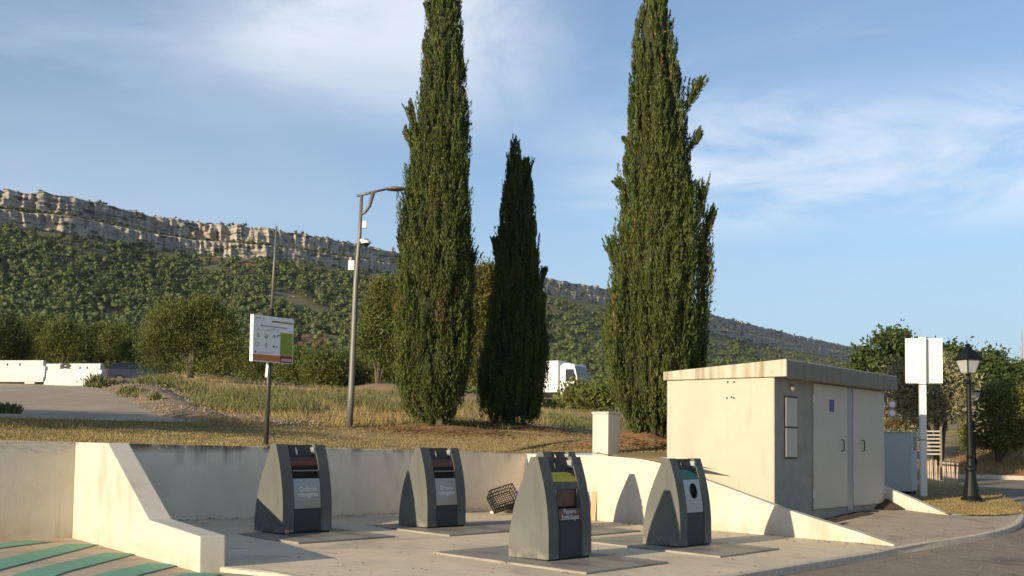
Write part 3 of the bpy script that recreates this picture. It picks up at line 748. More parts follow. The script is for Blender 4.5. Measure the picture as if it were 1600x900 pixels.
for i, (k, px, lm, lab) in enumerate(specs):
    p = hitL(*px) if px else Vector((.78, 21.0, L(.78, 21.0)))
    if k in protos: b = dup(protos[k])
    else: b = protos[k] = make_bin(k, lab, lm)
    b['label'] = lab; b.location = (p.x, p.y, p.z+.022); b.rotation_euler = (0, 0, BINA)
    print('bin', i, p)
    pl = link('ground_plate', pme, treadm); pl.location = (p.x, p.y, p.z); pl.rotation_euler = (0, 0, BINA)
    bv = pl.modifiers.new('bevel', 'BEVEL'); bv.width = .006
    tag(pl, 'grey diamond '+plabels[i], 'tread plate', 'tread plates round the waste columns')

# ---------------------------------------------------------------- concrete shed
def shed():
    root = empty('concrete_shed', (bN.x, bN.y, BZ0), R(50.6)); tag(root, 'small flat-roofed concrete shed with two cream metal doors', 'shed')
    H = BZT-BZ0
    bm = B(0, BLEN, 0.004, BWID, 0, H); o = bmo('wall', bm, rend, root, bevel=.012)
    bmo('front_wall', B(.0, BLEN, -.004, .02, 0.001, H-.001), gwall, root)
    bmo('plinth', B(.12, BLEN-.12, .12, BWID-.1, -.5, .0), blackm, root)
    # roof slab, thinner toward the back
    bm = bmesh.new(); x0, x1, y0, y1 = -.07, BLEN+.16, -.30, BWID+.06
    vs = [bm.verts.new(p) for p in ((x0, y0, H), (x1, y0, H), (x1, y1, H), (x0, y1, H), (x0, y0, H+.36), (x1, y0, H+.36), (x1, y1, H+.19), (x0, y1, H+.19))]
    for f in ((3, 2, 1, 0), (4, 5, 6, 7), (0, 1, 5, 4), (1, 2, 6, 5), (2, 3, 7, 6), (3, 0, 4, 7)): bm.faces.new([vs[i] for i in f])
    rf = bmo('roof', bm, roofm, root, bevel=.015)
    bmo('fascia', B(x0+.02, x1-.003, y0-.004, y0+.02, H+.004, H+.325), fasm, rf)
    def fx(u, v): x, z = face_x(u, v); return x, z-BZ0
    # doors
    for k, (ua, ub) in enumerate(((1269, 1321.5), (1331, 1379))):
        xa = fx(ua, 700)[0]; xb = fx(ub, 700)[0]; z0 = fx(1269, 796)[1]; z1 = fx(1269, 599)[1]
        d = bmo('door', B(xa, xb, -.045, -.006, z0, z1), doorm, root, bevel=.008)
        for zz in ((z0+.25, z0+.42), (z1-.42, z1-.25)):
            x = xa-.02 if k == 0 else xb
            bmo('hinge', B(x, x+.035, -.06, -.02, *zz), whpl, d)
        hx = fx(1312 if k == 0 else 1344, 700)[0]; hz = fx(1312, 696)[1]
        bm = bmesh.new(); tube(bm, [(hx, -.045, hz-.13), (hx, -.10, hz-.12), (hx, -.11, hz), (hx, -.10, hz+.12), (hx, -.045, hz+.13)], .014, 6); bmo('handle', bm, blackm, d)
        if k == 0:
            xs, zs = fx(1296.5, 634); s = bmo('plaque', B(xs-.12, xs+.12, -.052, -.046, zs-.135, zs+.135), navy, d)
            bm = bmesh.new()
            for j, (zz, ww) in enumerate(((.09, .07), (.05, .06), (-.01, .08), (-.05, .07), (-.09, .08))): box(bm, xs-ww, xs+ww, -.054, -.0525, zs+zz-.010, zs+zz+.010)
            bmo('lettering', bm, mat('pale_blue_print', (.16, .20, .40), .6, .1), s)
    xa = fx(1322.5, 700)[0]; xb = fx(1330, 700)[0]
    bmo('door_post', B(xa, xb, -.03, -.005, fx(1269, 796)[1]-.1, fx(1269, 599)[1]), galv, root)
    # recessed meter hatches
    xa, z1 = fx(1226, 621); xb, z0 = fx(1244, 714)
    fr = bmo('hatch_frame', B(xa-.03, xb+.03, -.022, -.005, z0-.04, z1+.04), mat('dark_hatch_frame', (.10, .09, .075), .8), root)
    zm = (z0+z1)/2
    bmo('hatch_panel', B(xa, xb, -.032, -.021, zm+.02, z1), doorm, fr, bevel=.004); bmo('hatch_panel', B(xa, xb, -.032, -.021, z0, zm-.02), doorm, fr, bevel=.004)
    x, z = fx(1236, 606)
    bm = bmesh.new(); lathe(bm, [(.075, 0), (.075, .05), (.05, .08)], 16); bmesh.ops.rotate(bm, verts=bm.verts, matrix=Matrix.Rotation(R(90), 3, 'X')); bmesh.ops.translate(bm, verts=bm.verts, vec=(x, -.005, z)); bmo('bulkhead_light', bm, mat('dull_lens', (.28, .26, .22), .5), root)
    # old fixing holes on the lit side wall
    bm = bmesh.new()
    for u, v in ((1137, 597), (1147, 597), (1136, 622), (1143, 620.5), (1147, 622)):
        q = on_plane(u, v, bN, BE); y = (q-bN).dot(BE); z = q.z-BZ0
        tmp = bmesh.new(); lathe(tmp, [(.022, 0), (.022, .006)], 10); bmesh.ops.rotate(tmp, verts=tmp.verts, matrix=Matrix.Rotation(R(-90), 3, 'Y')); bmesh.ops.translate(tmp, verts=tmp.verts, vec=(-.001, y, z))
        bmo('fixing_hole', tmp, darkt, root)
    bm.free()
shed()
# earth under and beside the shed
def heap(name, c, rx, ry, h, material, seed=0, rz=0, hf=L):
    bm = bmesh.new(); n = 22; V = {}
    for i in range(n+1):
        for j in range(n+1):
            a = i/n*2-1; b = j/n*2-1; r = math.hypot(a, b)
            x = a*rx; y = b*ry; X = c[0]+x*math.cos(rz)-y*math.sin(rz); Y = c[1]+x*math.sin(rz)+y*math.cos(rz)
            z = hf(X, Y) - .02 + h*max(0, 1-r*r)*(1+.6*noise.noise(Vector((X*2.5, Y*2.5, seed)))) + .04*noise.noise(Vector((X*7, Y*7, seed)))*max(0, 1-r)
            V[i, j] = bm.verts.new((X, Y, z))
    for i in range(n):
        for j in range(n): bm.faces.new((V[i, j], V[i+1, j], V[i+1, j+1], V[i, j+1]))
    o = bmo(name, bm, material, smooth=True); o['kind'] = 'structure'; return o
darksoil = mat('dark_leaf_litter', (.075, .055, .035), .97, .4, 8, 1.0, 25)
hc = bN + BD*(BLEN+.15) - BE*.1; heap('earth_heap', (hc.x, hc.y), .9, .55, .20, darksoil, 3, R(48))
hc = bN + BD*(BLEN*.55) - BE*.12; heap('earth_heap', (hc.x, hc.y), 2.3, .4, .06, darksoil, 5, R(48))

# square pillar on the wall top
pz_ = hitL(950, base_v(950)).y+.06; pp = at(950, 711.5, pz_); zt = at(950, 643, pz_).z; print('pillar', pz_)
root = empty('concrete_pillar', (pp.x, pp.y, 0), R(50.6)); tag(root, 'short white square pillar standing on the wall top left of the shed', 'pillar')
bmo('shaft', B(-.0, .46, 0, .42, pp.z-.01, zt-.05), wallm, root, bevel=.008); bmo('cap', B(-.02, .48, -.02, .44, zt-.05, zt), capm, root, bevel=.008)

# ---------------------------------------------------------------- small yard things
# crate
def crate():
    c = hitL(783, 803.5)
    root = empty('plastic_crate', (c.x-.15, c.y-.25, c.z+.02)); root.rotation_euler = (R(55), R(-16), R(24)); tag(root, 'black lattice plastic crate tipped up against the stained wall', 'crate')
    a, b, h, t = .58, .42, .34, .018
    bm = bmesh.new()
    for z in (0, h*.5, h):
        for (x0, x1, y0, y1) in ((0, a, 0, t), (0, a, b-t, b), (0, t, 0, b), (a-t, a, 0, b)): box(bm, x0, x1, y0, y1, z, z+(.028 if z != h*.5 else .014))
    for i in range(9):
        x = i*(a-t)/8
        for y in (0, b-t): box(bm, x, x+.012, y+.001, y+t-.001, .0, h)
    for i in range(7):
        y = i*(b-t)/6
        for x in (0, a-t): box(bm, x+.001, x+t-.001, y, y+.012, .0, h)
    bmo('lattice_side', bm, blackm, root)
    bm = bmesh.new()
    for i in range(12): box(bm, i*(a-.012)/11, i*(a-.012)/11+.012, .01, b-.01, .004, .016)
    for i in range(9): box(bm, .01, a-.01, i*(b-.012)/8, i*(b-.012)/8+.012, .005, .015)
    bmo('lattice_floor', bm, blackm, root)
crate()
def crumple(name, c, r, material, label, cat, seed, flat=.7):
    bm = bmesh.new(); bmesh.ops.create_icosphere(bm, subdivisions=3, radius=1)
    for v in bm.verts:
        n = noise.noise(v.co*2.2+Vector((seed, 0, 0)))*.45+noise.noise(v.co*5+Vector((seed, 3, 0)))*.2
        v.co = Vector((v.co.x*r[0], v.co.y*r[1], v.co.z*r[2]))*(1+n)
    o = bmo(name, bm, material); o.location = c; tag(o, label, cat); return o
c = at(813, 772, hitL(813, 802).y-.2); crumple('plastic_bag', c, (.10, .08, .09), mat('blue_plastic', (.03, .05, .32), .35), 'crumpled blue bag wedged behind the black crate', 'bag', 4)
c = at(816, 776, hitL(813, 802).y-.35); crumple('paper_scrap', c, (.04, .03, .07), whpl, 'white scrap of paper by the blue bag and crate', 'litter', 9)
c = hitL(769, 803); crumple('paper_scrap', (c.x, c.y-.1, c.z+.04), (.05, .03, .03), whpl, 'white scrap of paper on the ground under the black crate', 'litter', 2)
c = hitL(800, 801.5); crumple('plastic_bag', (c.x, c.y-.1, c.z+.10), (.20, .12, .12), mat('dark_rubbish', (.05, .04, .03), .6, .5, 20), 'dark heap of rubbish spilling from the black crate', 'rubbish', 13)
# board
b0 = hitL(926, 812.5); top = at(926, 767, b0.y+.1)
bm = bmesh.new(); box(bm, -.07, .07, -.015, .015, 0, top.z-b0.z); o = bmo('wooden_board', bm, mat('pale_wood', (.42, .31, .18), .8, .15, 5, stretch=(8, 8, 1)), bevel=.003)
o.location = (b0.x, b0.y-.12, b0.z); o.rotation_euler = (R(-5), 0, R(-40)); tag(o, 'pale wooden board leaning on the cream wall right of the nearest column', 'board')
# pinkish ball by first column
c = hitL(447, 838); bm = bmesh.new(); bmesh.ops.create_uvsphere(bm, u_segments=16, v_segments=10, radius=.038); o = bmo('apple', bm, mat('peach_skin', (.60, .25, .14), .5, .2, 20), smooth=True); o.location = (c.x+.03, c.y-.10, c.z+.078); tag(o, 'small pinkish apple lying at the foot of the leftmost column', 'fruit')

# dead leaves and grit over yard, pavement and road: nobody could count them
def scatter_bits(name, spots, size, material, label, flat=True):
    n = len(spots); P = np.array([(s[0], s[1], s[2]+.008) for s in spots])
    a = rng.uniform(0, 2*math.pi, n); s = rng.uniform(.5, 1.2, n)*size
    A = np.stack([np.cos(a), np.sin(a), rng.uniform(-.15, .3, n)], 1)*s[:, None]; Bv = np.stack([-np.sin(a), np.cos(a), rng.uniform(-.1, .3, n)], 1)*s[:, None]*.55
    P[:, 2] += np.abs(A[:, 2])+np.abs(Bv[:, 2])
    me = cards(name, P, A, Bv); o = link(name, me, material); tag(o, label, 'leaf litter', kind='stuff'); return o
def cards(name, P, A, Bv):
    n = len(P); V = np.empty((n, 4, 3), np.float32); V[:, 0] = P-A; V[:, 1] = P+Bv; V[:, 2] = P+A; V[:, 3] = P-Bv
    me = bpy.data.meshes.new(name); me.vertices.add(n*4); me.vertices.foreach_set('co', V.ravel()); me.loops.add(n*4); me.loops.foreach_set('vertex_index', np.arange(n*4, dtype=np.int32))
    me.polygons.add(n); me.polygons.foreach_set('loop_start', np.arange(0, n*4, 4, dtype=np.int32)); me.polygons.foreach_set('loop_total', np.full(n, 4, np.int32)); me.update(calc_edges=True); return me
def meshcat(name, parts):
    """parts: list of (V Nx3, F Mx4 index) arrays -> mesh"""
    vs = []; fs = []; o = 0
    for V, Fc in parts: vs.append(V); fs.append(Fc+o); o += len(V)
    V = np.concatenate(vs).astype(np.float32); Fc = np.concatenate(fs).astype(np.int32); n = len(Fc)
    me = bpy.data.meshes.new(name); me.vertices.add(len(V)); me.vertices.foreach_set('co', V.ravel()); me.loops.add(n*4); me.loops.foreach_set('vertex_index', Fc.ravel())
    me.polygons.add(n); me.polygons.foreach_set('loop_start', np.arange(0, n*4, 4, dtype=np.int32)); me.polygons.foreach_set('loop_total', np.full(n, 4, np.int32)); me.update(calc_edges=True); return me
def cardsVF(P, A, Bv):
    n = len(P); V = np.empty((n, 4, 3)); V[:, 0] = P-A; V[:, 1] = P+Bv; V[:, 2] = P+A; V[:, 3] = P-Bv
    return V.reshape(-1, 3), np.arange(n*4).reshape(-1, 4)
sp = []
for _ in range(260):
    t = random.random(); i = random.randrange(len(rs)-1); p = rs[i].lerp(rs[i+1], t); sp.append((p.x-random.expovariate(3), p.y-random.expovariate(3), 0))
for _ in range(260):
    i = random.randrange(1, len(bsl)-1); p = bsl[i].lerp(bsl[i+1], random.random()); sp.append((p.x+random.expovariate(6), p.y-random.expovariate(6), 0))
for _ in range(90):
    p = hitL(random.uniform(450, 1250), random.uniform(840, 900)); sp.append((p.x, p.y, 0))
for _ in range(60):
    p = hitL(random.uniform(1330, 1560), random.uniform(808, 845)); sp.append((p.x, p.y, 0))
sp = [(x, y, L(x, y)) for x, y, _ in sp]
scatter_bits('dead_leaves', sp, .035, mat('dead_leaf', (.14, .085, .04), .9, .4, 20), 'scattered small brown dead leaves along the foot of the walls')
sp = []
for _ in range(120):
    p = hit(random.uniform(1150, 1600), random.uniform(850, 900), drop); sp.append((p.x, p.y, drop(p.x, p.y)))
scatter_bits('grit', sp, .018, whpl, 'white grit scattered on the road')

# ---------------------------------------------------------------- vegetation builders
def rnd_unit(n):
    v = rng.normal(size=(n, 3)); return v/np.linalg.norm(v, axis=1)[:, None]
def perp(D):
    r = rnd_unit(len(D)); b = np.cross(D, r); return b/(np.linalg.norm(b, axis=1)[:, None]+1e-9)
def hull(zs, cx, rr, seg=20, amp=.12, seed=0):
    V = []; n = len(zs)
    for i, z in enumerate(zs):
        for k in range(seg):
            a = 2*math.pi*k/seg; r = rr[i]*(1+amp*noise.noise(Vector((math.cos(a)*2, math.sin(a)*2, z*.8+seed)))); V.append((cx[i]+r*math.cos(a), r*math.sin(a), z))
    F = [(i*seg+k, i*seg+(k+1) % seg, (i+1)*seg+(k+1) % seg, (i+1)*seg+k) for i in range(n-1) for k in range(seg)]
    return np.array(V), np.array(F)
def cypress(prof, Z, ub, vb, label, m, plumes=1100, extra=(), dens=64):
    base = at(ub, vb, Z); rows = []
    for v, ul, ur in prof:
        a = at(ul, v, Z); b = at(ur, v, Z); rows.append(((a.z+b.z)/2-base.z, (a.x+b.x)/2-base.x, (b.x-a.x)/2))
    rows.sort(); zz = np.array([r[0] for r in rows]); cc = np.array([r[1] for r in rows]); rr = np.array([r[2] for r in rows])
    root = empty('cypress', base); tag(root, label, 'tree', 'tall cypresses on the lawn')
    bm = bmesh.new(); tube(bm, [(0, 0, -.3), (.02, 0, .3), (cc[0], 0, zz[0]+1.2)], [.26, .20, .13], 10); bmo('trunk', bm, bark, root, smooth=True)
    seed = ub*.01
    def R_at(z, a):
        r = np.interp(z, zz, rr); k = np.array([noise.noise(Vector((math.cos(t)*2.6, math.sin(t)*2.6, s*.35+seed))) for t, s in zip(a, z)])
        k2 = np.array([noise.noise(Vector((math.cos(t)*6, math.sin(t)*6, s*.8+seed))) for t, s in zip(a, z)])
        return r*(.97+.24*k+.16*k2)
    dz = np.linspace(zz[0]+.05, zz[-1]-.1, 400); wt = np.interp(dz, zz, rr)+.12; wt /= wt.sum()
    pz = rng.choice(dz, plumes, p=wt)+rng.uniform(-.1, .1, plumes); pa = rng.uniform(0, 2*math.pi, plumes)
    pr = R_at(pz, pa)*rng.uniform(.82, .97, plumes)
    PL = rng.choice([.35, .55, .8, 1.25], plumes)*rng.uniform(.8, 1.2, plumes)*np.clip(np.interp(pz, zz, rr)/1.0, .45, 1.1); PW = PL*rng.uniform(.14, .2, plumes)
    org = np.stack([np.interp(pz, zz, cc)+pr*np.cos(pa), pr*np.sin(pa), pz-PL*.4], 1)
    lean = rng.uniform(-.02, .15, plumes)
    dirs = np.stack([lean*np.cos(pa)+rng.normal(0, .05, plumes), lean*np.sin(pa)+rng.normal(0, .05, plumes), np.ones(plumes)], 1)
    for (u, v, ln, du, dv, wd) in extra:       # stray boughs: pixel start, length, direction
        a = at(u, v, Z)-base; b = at(u+du, v+dv, Z)-base; d = (b-a)
        for _ in range(24):
            t = random.random()*.8-.1
            org = np.vstack([org, np.array(a+d*t)+rng.normal(0, wd*.25, 3)]); dirs = np.vstack([dirs, np.array(d.normalized())+rng.normal(0, .18, 3)+np.array((0, 0, .25))]); PL = np.append(PL, d.length*(1-t)*rng.uniform(.6, 1.1)+.1); PW = np.append(PW, wd*rng.uniform(.3, .6))
    dirs /= np.linalg.norm(dirs, axis=1)[:, None]
    n = len(org); k = dens
    t = rng.beta(1.1, 1.0, (n, k)); ang = rng.uniform(0, 2*math.pi, (n, k)); rad = (1-t)**.7*(.35+.65*t**.3)*rng.uniform(.5, 1.05, (n, k))*PW[:, None]
    b1 = perp(dirs); b2 = np.cross(dirs, b1)
    off = b1[:, None]*np.cos(ang)[..., None] + b2[:, None]*np.sin(ang)[..., None]
    P = org[:, None]+dirs[:, None]*(t*PL[:, None])[..., None]+off*rad[..., None]
    A = dirs[:, None]*1.0+off*rng.uniform(.15, .75, (n, k))[..., None]+rng.normal(0, .18, (n, k, 3)); A /= np.linalg.norm(A, axis=2)[..., None]
    P = P.reshape(-1, 3); A = A.reshape(-1, 3); off = off.reshape(-1, 3)
    sz = rng.uniform(.03, .07, len(P)); Bv = np.cross(A, off+rng.normal(0, .35, off.shape)); Bv /= np.linalg.norm(Bv, axis=1)[:, None]+1e-9
    leaf_n = len(P); parts = [cardsVF(P, A*sz[:, None], Bv*(sz*rng.uniform(.20, .34, len(P)))[:, None])]
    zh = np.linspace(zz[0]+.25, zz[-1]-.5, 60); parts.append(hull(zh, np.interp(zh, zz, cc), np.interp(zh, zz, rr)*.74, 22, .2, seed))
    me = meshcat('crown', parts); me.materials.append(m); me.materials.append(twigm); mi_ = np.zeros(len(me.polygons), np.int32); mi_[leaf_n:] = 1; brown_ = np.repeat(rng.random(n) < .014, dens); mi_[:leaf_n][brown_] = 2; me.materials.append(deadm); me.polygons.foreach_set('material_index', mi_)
    o = link('crown', me, None, root)
    # seed cones: pale dots
    nc = 150; z = rng.uniform(zz[0]+.6, zz[-1]-.5, nc); a = rng.uniform(math.pi, 2*math.pi, nc); r = R_at(z, a)*1.0
    P = np.stack([np.interp(z, zz, cc)+r*np.cos(a), r*np.sin(a), z], 1); A = rnd_unit(nc)*.022; Bv = perp(A)*.022
    P = np.repeat(P, 2, 0); A = np.repeat(A, 2, 0); A[1::2] = perp(A[1::2])*.022; Bv = np.repeat(Bv, 2, 0)
    co = link('seed_cones', cards('seed_cones', P, A, Bv), mat('cone_brown', (.26, .20, .12), .8), root); co['kind'] = 'stuff'
    return root
deadm = foliage('dead_brown_sprays', (.10, .06, .025), (.22, .14, .06), trans=.1)
twigm = mat('inner_twigs', (.028, .034, .013), .95, .4, 9, .8, 12, stretch=(1, 1, .2))  # dark hull colour stands in for the shade deep inside the cypress crowns
cypm = foliage('cypress_needles', (.018, .034, .008), (.125, .150, .032), trans=.12, patch=1.4)
cypress([(-70, 690, 694), (-30, 680, 704), (0, 669, 716), (50, 664, 720), (100, 660, 724), (150, 656, 728), (200, 648, 733), (260, 640, 734), (300, 634, 735), (350, 627, 736), (400, 622, 738), (450, 619, 738), (500, 617, 737), (550, 617, 731), (600, 620, 725), (630, 630, 718), (650, 650, 708), (664, 672, 700)],
        32, 688, 671, 'tallest thick sunlit cypress, left of the trio on the lawn', cypm, 2500,
        extra=((655, 215, 0, -17, -50, .16), (645, 240, 0, -8, -40, .16), (672, 30, 0, -6, -20, .1), (728, 440, 0, 12, -45, .2), (630, 400, 0, -6, -25, .1)))
cypress([(218, 802, 806), (240, 797, 812), (262, 795, 827), (300, 786, 831), (340, 781, 834), (380, 775, 839), (430, 772, 845), (480, 768, 852), (520, 762, 857), (560, 750, 856), (600, 744, 853), (625, 748, 848), (645, 760, 838), (662, 780, 815)],
        35, 795, 666, 'shorter dark shaded cypress between the two tall ones', cypm, 1700,
        extra=((825, 300, 0, -2, -50, .12), (775, 410, 0, -4, -35, .12), (846, 440, 0, 5, -18, .12)))
cypress([(-60, 1024, 1028), (-25, 1016, 1036), (0, 1008, 1042), (40, 996, 1048), (80, 990, 1054), (130, 987, 1060), (170, 986, 1066), (210, 984, 1072), (260, 978, 1077), (300, 973, 1084), (340, 970, 1093), (380, 963, 1100), (420, 955, 1106), (460, 950, 1102), (500, 948, 1100), (550, 947, 1097), (600, 956, 1088), (640, 970, 1070), (665, 985, 1050), (680, 1000, 1035)],
        27.5, 1014, 686, 'broad ragged cypress with stray side branches just left of the shed', cypm, 2600,
        extra=((1068, 178, 0, 28, -52, .16), (1075, 235, 0, 20, -28, .15), (1095, 350, 0, 5, -65, .18), (1100, 385, 0, 14, -60, .18), (965, 430, 0, -16, -52, .16), (985, 230, 0, -9, -10, .07), (978, 300, 0, -14, -14, .07), (960, 560, 0, -10, -50, .3), (1075, 640, 0, 6, -30, .3)))

def clumpy(lobes, nclump, nleaf, size, spread, up=0.0, aspect=.5, droop=0):
    """lobes (x,y,z,rx,ry,rz) -> leaf card arrays"""
    Ps = []; Ds = []
    wts = np.array([l[3]*l[5] for l in lobes]); wts = wts/wts.sum()
    which = rng.choice(len(lobes), nclump, p=wts); lb = np.array(lobes)[which]
    d = rnd_unit(nclump); d[:, 2] = np.where(d[:, 2] < -.35, -d[:, 2], d[:, 2]); r = rng.uniform(.55, 1.02, nclump)
    c = lb[:, :3]+d*lb[:, 3:6]*r[:, None]
    P = c[:, None]+rng.normal(size=(nclump, nleaf, 3))*spread*rng.uniform(.6, 1.4, (nclump, 1, 1))*np.array((1, 1, .7))
    out = np.repeat(d[:, None], nleaf, 1)
    A = out*.6+rng.normal(size=P.shape)*.7; A[..., 2] += up
    P = P.reshape(-1, 3); A = A.reshape(-1, 3); A /= np.linalg.norm(A, axis=1)[:, None]
    Bv = perp(A); s = size*rng.uniform(.6, 1.4, len(P))
    return cardsVF(P, A*s[:, None], Bv*(s*aspect)[:, None])
def limbs(bm, lobes, r=.12, h0=.3):
    lobes = sorted(lobes, key=lambda l: -l[2])[:4]
    for l in lobes:
        p = Vector((l[0], l[1], l[2])); m_ = Vector((p.x*.35, p.y*.35, max(h0, p.z*.5)))
        tube(bm, [(0, 0, 0), (m_.x*.5, m_.y*.5, m_.z*.55), tuple(m_), tuple(p)], [r, r*.75, r*.5, r*.15], 6)
def tree(base, lobes, material, label, name='tree', nclump=260, nleaf=26, size=.09, spread=.22, up=.2, aspect=.5, tr=.12, group=None, cat='tree'):
    root = empty(name, base); tag(root, label, cat, group)
    bm = bmesh.new(); limbs(bm, lobes[:8], tr); bmo('trunk', bm, bark, root, smooth=True)
    link('crown', meshcat('crown', [clumpy(lobes, nclump, nleaf, size, spread, up, aspect)]), material, root)
    return root
pinem = foliage('pine_needles', (.040, .058, .013), (.17, .195, .042), trans=.2, patch=.5)
pined = foliage('dark_pine_needles', (.028, .042, .012), (.10, .115, .032), trans=.15, patch=.4)
olivem = foliage('olive_leaves', (.13, .125, .065), (.36, .32, .17), trans=.2, patch=1.0)
darkleaf = foliage('dark_green_leaves', (.026, .044, .013), (.10, .13, .036), trans=.2, patch=1)
hedgem = foliage('hedge_leaves', (.05, .065, .015), (.22, .22, .055), trans=.2, patch=1)
autm = foliage('yellowing_leaves', (.065, .08, .018), (.19, .165, .035), trans=.3, patch=.6)

def px_lobes(Z, base, defs, depth=.8):
    """defs (u,v,ru,rv) pixel ellipses -> lobes relative to base"""
    out = []
    for i, (u, v, ru, rv) in enumerate(defs):
        p = at(u, v, Z)-base; s = Z/FPX; out.append((p.x, random.uniform(-.5, .5)*ru*s*depth, p.z, ru*s, ru*s*depth, rv*s))
    return out
# big round pine
b = hitU(298, 588); b = at(298, 590, 52)
tree(b, px_lobes(52, b, [(300, 500, 40, 28), (265, 510, 32, 28), (340, 515, 30, 30), (250, 545, 28, 30), (295, 545, 42, 30), (350, 550, 24, 26), (320, 485, 25, 18), (270, 485, 22, 16), (245, 572, 24, 14), (345, 574, 22, 13), (300, 574, 26, 12), (270, 580, 22, 8), (328, 580, 22, 8)]), pinem, 'big round green pine with forked trunk behind the parked estate car', 'pine_tree', 700, 60, .075, .26, .5, .22, .18)
# row of pines left of it and right of it
row = [(12, 575, 30, 78, 78), (50, 575, 34, 76, 82), (98, 572, 32, 70, 76), (140, 568, 24, 52, 84), (185, 566, 34, 56, 82), (215, 570, 22, 48, 80), (-40, 575, 36, 80, 74), (160, 560, 26, 52, 84),
       (395, 590, 22, 42, 78), (425, 594, 24, 46, 74), (465, 602, 26, 52, 72), (505, 606, 28, 56, 70), (535, 606, 24, 50, 76), (570, 610, 26, 52, 76), (598, 612, 24, 54, 72), (500, 596, 30, 40, 88), (440, 592, 24, 36, 88)]
order = sorted(range(len(row)), key=lambda i: row[i][0]); ordn = ['first', 'second', 'third', 'fourth', 'fifth', 'sixth', 'seventh', 'eighth', 'ninth']
rowlab = {}
for grp, where in (([i for i in order if i < 8], 'row behind the white barriers'), ([i for i in order if i >= 8], 'row behind the notice board')):
    for k, i in enumerate(grp): rowlab[i] = 'rounded pine, %s from the left in the %s' % (ordn[k], where)
for i, (u, v, ru, h, Z) in enumerate(row):
    b = at(u, v+6, Z)
    lob = px_lobes(Z, b, [(u, v-h*.55, ru*.8, h*.40), (u-ru*.45, v-h*.42, ru*.55, h*.34), (u+ru*.45, v-h*.46, ru*.55, h*.34), (u+ru*.1, v-h*.8, ru*.5, h*.22), (u-ru*.3, v-h*.2, ru*.6, h*.22), (u+ru*.4, v-h*.2, ru*.55, h*.22)])
    tree(b, lob, pinem if i % 3 else pined, rowlab[i], 'pine_tree', 300, 44, .105, .36, .5, .25, .15, group='pines at the foot of the hill, left part' if i < 8 else 'pines at the foot of the hill, middle part')
b = Vector((-18.3, 16.2, .1)); tree(b, [(0, 0, 4.1, 1.8, 1.5, 1.0), (-2.6, 0, 4.3, 1.9, 1.5, 1.0), (2.4, 0, 4.0, 1.7, 1.4, .9), (-4.8, .3, 4.2, 1.8, 1.4, 1.0), (0, 0, 4.8, 2, 1.4, .6)], pinem, 'spreading pine added out of view left of the lane to shade it', 'pine_tree', 500, 20, .2, .4, .4, .3, .2)  # unseen tree, added and shaped to cast the shadow band across the lane
b = at(590, 612, 66); tree(b, px_lobes(66, b, [(595, 500, 26, 45), (600, 460, 18, 25), (580, 540, 24, 36), (605, 560, 22, 34)]), pinem, 'taller green tree just left of the tallest cypress', 'tree', 420, 44, .10, .36, .4, .3, .15)
b = at(752, 622, 60); tree(b, px_lobes(60, b, [(752, 450, 18, 34), (745, 500, 20, 45), (758, 545, 20, 40), (740, 590, 18, 28), (765, 430, 12, 18)]), autm, 'yellowing leafy tree in the gap between the left two cypresses', 'tree', 380, 40, .09, .30, .1, .45, .15)
for i, (u, v, ru, rv, Z, mm_, lab) in enumerate(((905, 622, 26, 28, 70, hedgem, 'yellow-green bush right of the white lorry'), (935, 625, 26, 24, 62, pinem, 'round bush left of the ragged cypress'), (870, 640, 20, 9, 78, hedgem, 'low weedy bush in front of the lorry wheels'), (640, 650, 16, 7, 60, hedgem, 'low bush under the tallest cypress'))):
    b = at(u, v+rv*.8, Z); tree(b, px_lobes(Z, b, [(u, v-rv*.1, ru*.8, rv*.8), (u-ru*.5, v+rv*.1, ru*.5, rv*.6), (u+ru*.5, v+rv*.15, ru*.5, rv*.6)]), mm_, lab, 'bush', 150, 22, .13, .32, .3, .4, .08, cat='bush')
# right side trees
b = at(1385, 680, 60); tree(b, px_lobes(60, b, [(1385, 545, 30, 22), (1360, 565, 22, 20), (1400, 530, 22, 14), (1375, 585, 34, 26), (1415, 560, 30, 30), (1345, 590, 16, 18)]), darkleaf, 'dark green tree rising behind the shed roof', 'tree', 260, 26, .14, .30, .1, .5, .2)
b = at(1550, 700, 62); tree(b, px_lobes(62, b, [(1545, 570, 26, 20), (1510, 575, 22, 26), (1575, 590, 24, 24), (1540, 600, 42, 34), (1490, 560, 22, 24), (1595, 610, 20, 30)]), darkleaf, 'dark green tree behind the nearer black street lamp', 'tree', 260, 26, .14, .30, .1, .5, .2)
b = at(1468, 728, 40); tree(b, px_lobes(40, b, [(1450, 600, 46, 42), (1410, 620, 34, 42), (1490, 610, 28, 44), (1430, 650, 40, 34), (1480, 650, 36, 36), (1405, 585, 22, 18), (1460, 575, 26, 18)]), olivem, 'grey-green olive tree behind the white sign panel', 'olive_tree', 380, 30, .085, .22, .2, .3, .14)
b = at(1405, 712, 46); tree(b, px_lobes(46, b, [(1398, 640, 26, 50), (1385, 670, 22, 40), (1420, 680, 26, 36)]), olivem, 'smaller olive tree behind the grey cabinet', 'olive_tree', 220, 26, .09, .24, .2, .3, .12)
b = at(1560, 720, 47); tree(b, px_lobes(47, b, [(1530, 655, 30, 50), (1565, 650, 34, 52), (1600, 655, 34, 54), (1640, 655, 34, 54), (1515, 690, 16, 24), (1580, 690, 40, 30), (1690, 660, 40, 50), (1535, 695, 26, 22), (1560, 698, 30, 20), (1610, 695, 30, 24), (1545, 625, 22, 22), (1590, 620, 26, 20)], .6), hedgem, 'tall thick green hedge along the far side of the side road', 'hedge', 1100, 40, .065, .2, .2, .4, .1, cat='hedge')
